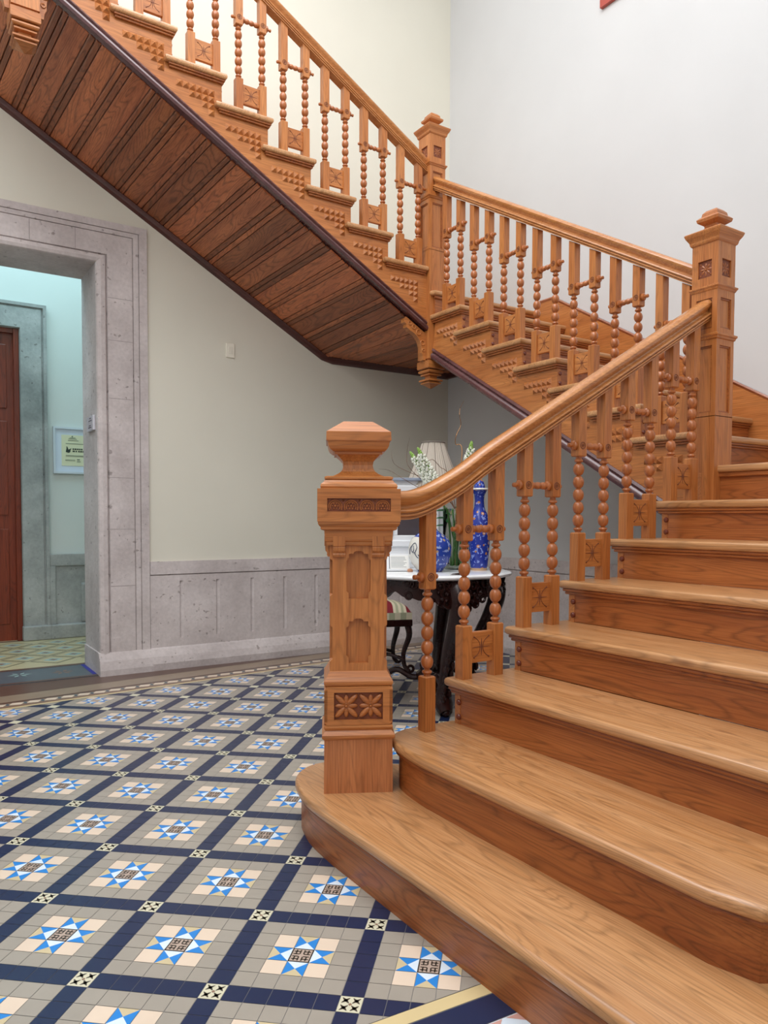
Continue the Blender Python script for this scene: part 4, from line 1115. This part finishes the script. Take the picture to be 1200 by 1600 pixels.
twig([(690, 760), (665, 748), (640, 738), (620, 728), (613, 718), (612, 704)], 'thin dark twig bent up beside the newel cap', TWIG)
twig([(690, 770), (662, 752), (638, 728), (636, 706), (640, 684)], 'thin dark twig standing up left of the flower spikes', TWIG)
twig([(690, 775), (655, 762), (630, 748), (608, 735), (592, 733)], 'thin dark twig trailing lowest to the left', TWIG)
twig([(700, 742), (688, 730), (676, 718), (665, 722), (660, 710), (656, 700)], 'thin dark twig arching across the lampshade', TWIG)

# lamp behind
c = at(676, 4.78)
th = thing('table_lamp', 'table lamp with a pleated beige bell shade, behind the white flowers', 'lamp', (c.x, c.y, ZT2))
bm = bm_new(); lathe(bm, [(0, .07), (.015, .07), (.02, .03), (.06, .045), (.13, .05), (.18, .025), (.22, .015), (.26, .012)], c.x, c.y, ZT2, n=24); finish('lamp_base', bm, plain('brass', (150, 120, 70), .3, metal=1), th, smooth=True)
bm = bm_new(); n = 96; zt_, zb_ = 1.583, 1.28; rows = []
for j in range(13):
    f = j/12; r_ = s_(17.5, 4.78)+(s_(46, 4.78)-s_(17.5, 4.78))*(f**1.12)
    rows.append([bm.verts.new((c.x+(r_+.0018*math.cos(i*PI/2*2))*math.cos(2*PI*i/n), c.y+(r_+.0018*math.cos(i*PI))*math.sin(2*PI*i/n), zt_+(zb_-zt_)*f)) for i in range(n)])
for a, b in zip(rows, rows[1:]):
    for i in range(n): bm.faces.new((a[i], a[(i+1) % n], b[(i+1) % n], b[i]))
o = finish('lamp_shade', bm, plain('beige_shade_fabric', (188, 178, 165), .9), th); md = o.modifiers.new('t', 'SOLIDIFY'); md.thickness = .003
bm = bm_new()
for q in range(12):
    a = q*PI/6; tube(bm, [rows_ for rows_ in [Vector((c.x+(s_(17.5, 4.78)+(s_(28.5, 4.78))*((j/12)**1.12)+.002)*math.cos(a), c.y+(s_(17.5, 4.78)+(s_(28.5, 4.78))*((j/12)**1.12)+.002)*math.sin(a), zt_+(zb_-zt_)*j/12)) for j in range(13)]], .0016, n=4)
torus(bm, (c.x, c.y, zt_), s_(17.8, 4.78), .004, (1, 0, 0), (0, 1, 0), n=40)
finish('shade_piping', bm, plain('grey_piping', (120, 112, 104), .8), th)
bm = bm_new(); lathe(bm, [(.24, .012), (.70, .004)], c.x, c.y, ZT2, n=10); finish('lamp_stem', bm, plain('brass_stem', (150, 120, 70), .3, metal=1), th)

# white-framed picture standing on the table, leaning back
def ori(c, yaw_):
    ux = Vector((math.cos(yaw_), math.sin(yaw_), 0)); n_ = Vector((ux.y, -ux.x, 0)); return ux, n_
ya = math.atan2(rt.y, rt.x)
c = at(648, 4.66); c.z = ZT2
th = thing('picture_frame', 'large white moulded frame around a dark picture, standing on the table behind the vases', 'picture frame', (c.x, c.y, ZT2), local=True, rz=ya)
fw_, fh = s_(88, 4.66), .535
bm = bm_new(); m_ = .085
for x0, x1, z0, z1 in ((-fw_/2, fw_/2, fh-.115, fh), (-fw_/2, fw_/2, 0, .10), (-fw_/2, fw_/2, .098, .198), (-fw_/2, -fw_/2+m_*.8, .198, fh-.115), (fw_/2-m_*.8, fw_/2, .198, fh-.115)):
    box(bm, x0, x1, -.012, .02, z0, z1, bev=.004)
    if x1-x0 > z1-z0: box(bm, x0, x1, -.028, -.010, z0+.03, z1-.03, bev=.006)
    else: box(bm, x0+.025, x1-.025, -.028, -.010, z0, z1, bev=.006)
finish('frame', bm, WHITE, th)
bm = bm_new(); box(bm, -fw_/2+.05, fw_/2-.05, .0, .012, .19, fh-.11); finish('picture', bm, plain('dark_picture', (74, 66, 70), .15), th)
bm = bm_new(); box(bm, -fw_/2-.006, fw_/2+.006, -.035, .03, fh-.002, fh+.016, bev=.003); finish('top_ledge', bm, plain('blue_grey_ledge', (150, 160, 178), .3), th)
# tilted card sign
c = at(621, 4.34); c.z = ZT2
th = thing('table_sign', 'small white tilted sign with a printed text card at the left edge of the table', 'sign', (c.x, c.y, ZT2), local=True, rz=ya+.12)
bm = bm_new(); hw = s_(18, 4.34); pr = [(-.02, 0), (-.055, .004), (-.028, .098), (.0, .098), (.035, 0)]
prism(bm, [(a, b) for a, b in pr], -hw, hw, axis='x', bev=.002, seg=1)
finish('stand', bm, WHITE, th)
def onface(a, z0, d): # a along, z up the sloped face
    t = (z0-.004)/.094; y = -.055+.027*t; return (a, y-d, z0)
bm = bm_new(); bm.faces.new([bm.verts.new(onface(a, z, .0015)) for a, z in ((-hw+.012, .014), (hw-.008, .014), (hw-.008, .09), (-hw+.012, .09))]); finish('text_card', bm, plain('card_white', (238, 238, 234), .5), th)
bm = bm_new(); random.seed(9)
for i in range(8):
    z = .080-.008*i; e = hw-.018-random.uniform(0, .02)
    bm.faces.new([bm.verts.new(onface(a, zz_, .0022)) for a, zz_ in ((-hw+.024, z), (e, z), (e, z+.0022), (-hw+.024, z+.0022))])
bm.faces.new([bm.verts.new(onface(a, zz_, .0022)) for a, zz_ in ((-hw+.013, .016), (-hw+.018, .016), (-hw+.018, .088), (-hw+.013, .088))])
finish('printed_lines', bm, plain('grey_print', (120, 124, 130), .6), th)
# cork stopper / small shell beside the vase
c = at(641, 4.26)
bm = bm_new(); lathe(bm, [(0, .014), (.004, .017), (.012, .016), (.018, .008)], c.x, c.y, ZT2, n=16)
tag(finish('small_dish', bm, plain('terracotta_dish', (186, 130, 96), .5), smooth=True), 'tiny orange-brown pot between the tilted sign and the round vase', 'pot')

# upholstered stool behind the newel
c = at(581, 5.45); 
th = thing('upholstered_stool', 'dark carved stool with red and cream striped seat, half hidden behind the big newel', 'stool', (c.x, c.y, 0), local=True, rz=-.35)
bm = bm_new(); V = {}
n1, n2 = 26, 12
for i in range(n1+1):
    for j in range(n2+1):
        x, y = -.25+.5*i/n1, -.2+.4*j/n2
        e = (1-(abs(x)/.25)**4)*(1-(abs(y)/.2)**4); V[i, j] = bm.verts.new((x, y, .44+.07*max(0, e)**.5))
for i in range(n1):
    for j in range(n2):
        f = bm.faces.new((V[i, j], V[i+1, j], V[i+1, j+1], V[i, j+1])); f.material_index = 0 if i % 8 in (0, 1, 2) else (1 if i % 2 else 2)
loop = [(-.25, -.2), (.25, -.2), (.25, .2), (-.25, .2)]
for (a, b) in zip(loop, loop[1:]+loop[:1]):
    for i in range(12):
        p, q = [tuple(a[k]+(b[k]-a[k])*t for k in (0, 1)) for t in (i/12, (i+1)/12)]
        f = bm.faces.new([bm.verts.new((p[0], p[1], .39)), bm.verts.new((q[0], q[1], .39)), bm.verts.new((q[0], q[1], .44)), bm.verts.new((p[0], p[1], .44))]); f.material_index = 0 if i < 5 else (1 if i % 2 else 2)
finish('seat', bm, [plain('red_velvet', (128, 18, 34), .8), plain('cream_stripe', (214, 204, 176), .8), plain('sage_stripe', (170, 170, 140), .8)], th, smooth=True, recalc=False)['label'] = 'red and cream striped cushion'
bm = bm_new(); box(bm, -.255, .255, -.205, .205, .34, .39, bev=.008); finish('seat_rail', bm, DARKW, th)
for sx in (-1, 1):
    for sy in (-1, 1):
        bm = bm_new(); tube(bm, smooth_path([(sx*.225, sy*.175, .35), (sx*.235, sy*.18, .27), (sx*.20, sy*.16, .15), (sx*.205, sy*.165, .06), (sx*.235, sy*.185, .018)], 5), [.026-.010*min(1, i/12) for i in range(21)], n=8)
        torus(bm, (sx*.245, sy*.185, .035), .022, .010, (1, 0, 0), (0, 0, 1), n=14, m=6)
        finish('leg', bm, DARKW, th, smooth=True)
bm = bm_new()
for sy in (-1, 1): tube(bm, smooth_path([(-.2, sy*.165, .1), (-.1, sy*.1, .13), (0, 0, .11), (.1, -sy*.1, .13), (.2, -sy*.165, .1)], 5), .013, n=8)
finish('stretcher', bm, DARKW, th, smooth=True)

# wall things
th = thing('wall_switch', 'small cream blank switch plate on the wall under the soffit', 'switch', (1.017, YW, 2.37))
bm = bm_new(); box(bm, .984, 1.05, YW-.012, YW, 2.318, 2.424, bev=.003); finish('plate', bm, plain('cream_plastic', (240, 236, 220), .35), th)
bm = bm_new(); box(bm, 1.0, 1.034, YW-.015, YW-.011, 2.345, 2.397, bev=.001); finish('rocker', bm, plain('cream_rocker', (234, 230, 214), .4), th)
th = thing('wall_plaque', 'small pale plaque with dark lettering fixed inside the stone door jamb', 'sign', (.05, 3.40, 1.76))
bm = bm_new(); box(bm, .032, .049, 3.30, 3.50, 1.712, 1.815, bev=.002); finish('plate', bm, plain('pale_plaque', (206, 206, 214), .3), th)
bm = bm_new()
for z, y0, y1 in ((1.795, 3.36, 3.40), (1.778, 3.34, 3.43), (1.745, 3.36, 3.42), (1.732, 3.35, 3.44)): box(bm, .0305, .032, y0, y1, z, z+.006)
finish('lettering', bm, plain('plaque_print', (88, 90, 104), .5), th)
# framed certificate in the corridor
th = thing('framed_certificate', 'silver-framed cream certificate on the corridor wall, seen through the doorway', 'certificate', (.32, 5.2, 1.7))
x0, x1, z0, z1 = .084, .56, 1.502, 1.925
bm = bm_new(); plate(bm, [(x0, z0), (x1, z0), (x1, z1), (x0, z1)], [[(x0+.018, z0+.018), (x0+.018, z1-.018), (x1-.018, z1-.018), (x1-.018, z0+.018)]], 5.170, 5.198, lambda a, b, d: (a, d, b)); finish('frame', bm, plain('silver_frame', (212, 218, 226), .3), th)
bm = bm_new(); box(bm, x0+.016, x1-.016, 5.186, 5.196, z0+.016, z1-.016); finish('mount', bm, plain('pale_blue_mount', (216, 224, 238), .6), th)
a0, a1, b0, b1 = .155, .46, 1.575, 1.855
bm = bm_new(); box(bm, a0, a1, 5.183, 5.187, b0, b1); finish('certificate_sheet', bm, plain('cream_sheet', (226, 224, 190), .7), th)
bm = bm_new(); pk = lambda a, b, c_, d_: box(bm, a, b, 5.1815, 5.1835, c_, d_)
for z, u0, u1, t in ((1.828, .225, .275, .005), (1.818, .215, .285, .005), (1.803, .21, .30, .005), (1.774, .19, .38, .005), (1.668, .19, .42, .004), (1.660, .19, .41, .004), (1.628, .185, .27, .003), (1.620, .185, .27, .003), (1.628, .285, .31, .010), (1.612, .285, .315, .007), (1.622, .35, .37, .004)): pk(u0, u1, z, z+t)
sphere(bm, (.247, 5.183, 1.842), .008, 1, (1, .2, 1))
finish('small_print', bm, plain('grey_green_print', (120, 128, 112), .7), th)
bm = bm_new()
for z, segs in ((1.722, ((.248, .262), (.266, .282), (.286, .300), (.304, .316), (.320, .334))), (1.702, ((.248, .268), (.274, .286), (.296, .310), (.314, .330), (.334, .350), (.354, .368)))):
    for p, q in segs: pk(p, q, z, z+.013)
prism(bm, [(.190, 1.700), (.215, 1.692), (.228, 1.700), (.232, 1.722), (.240, 1.735), (.226, 1.730), (.214, 1.722), (.205, 1.745), (.198, 1.755), (.196, 1.730)], 5.1815, 5.1835, axis='y')
finish('printed_emblem', bm, plain('dark_green_print', (52, 62, 54), .7), th)
# red-framed picture high on the right-hand wall, only its corner shows
th = thing('hanging_picture', 'red-framed picture high on the white wall, only its lower corner in view', 'picture', (3.09, 1.1, 5.0))
bm = bm_new(); plate(bm, [(.75, 4.70), (1.505, 4.70), (1.505, 5.7), (.75, 5.7)], [[(.83, 4.78), (.83, 5.62), (1.425, 5.62), (1.425, 4.78)]], 3.075, 3.102, lambda a, b, d: (d, a, b)); finish('frame', bm, plain('red_frame', (176, 76, 62), .4), th)
bm = bm_new(); box(bm, 3.088, 3.10, .82, 1.43, 4.77, 5.63); finish('canvas', bm, plain('picture_canvas', (150, 130, 110), .7), th)

for o in bpy.data.objects:
    if '_local' in o: del o['_local']
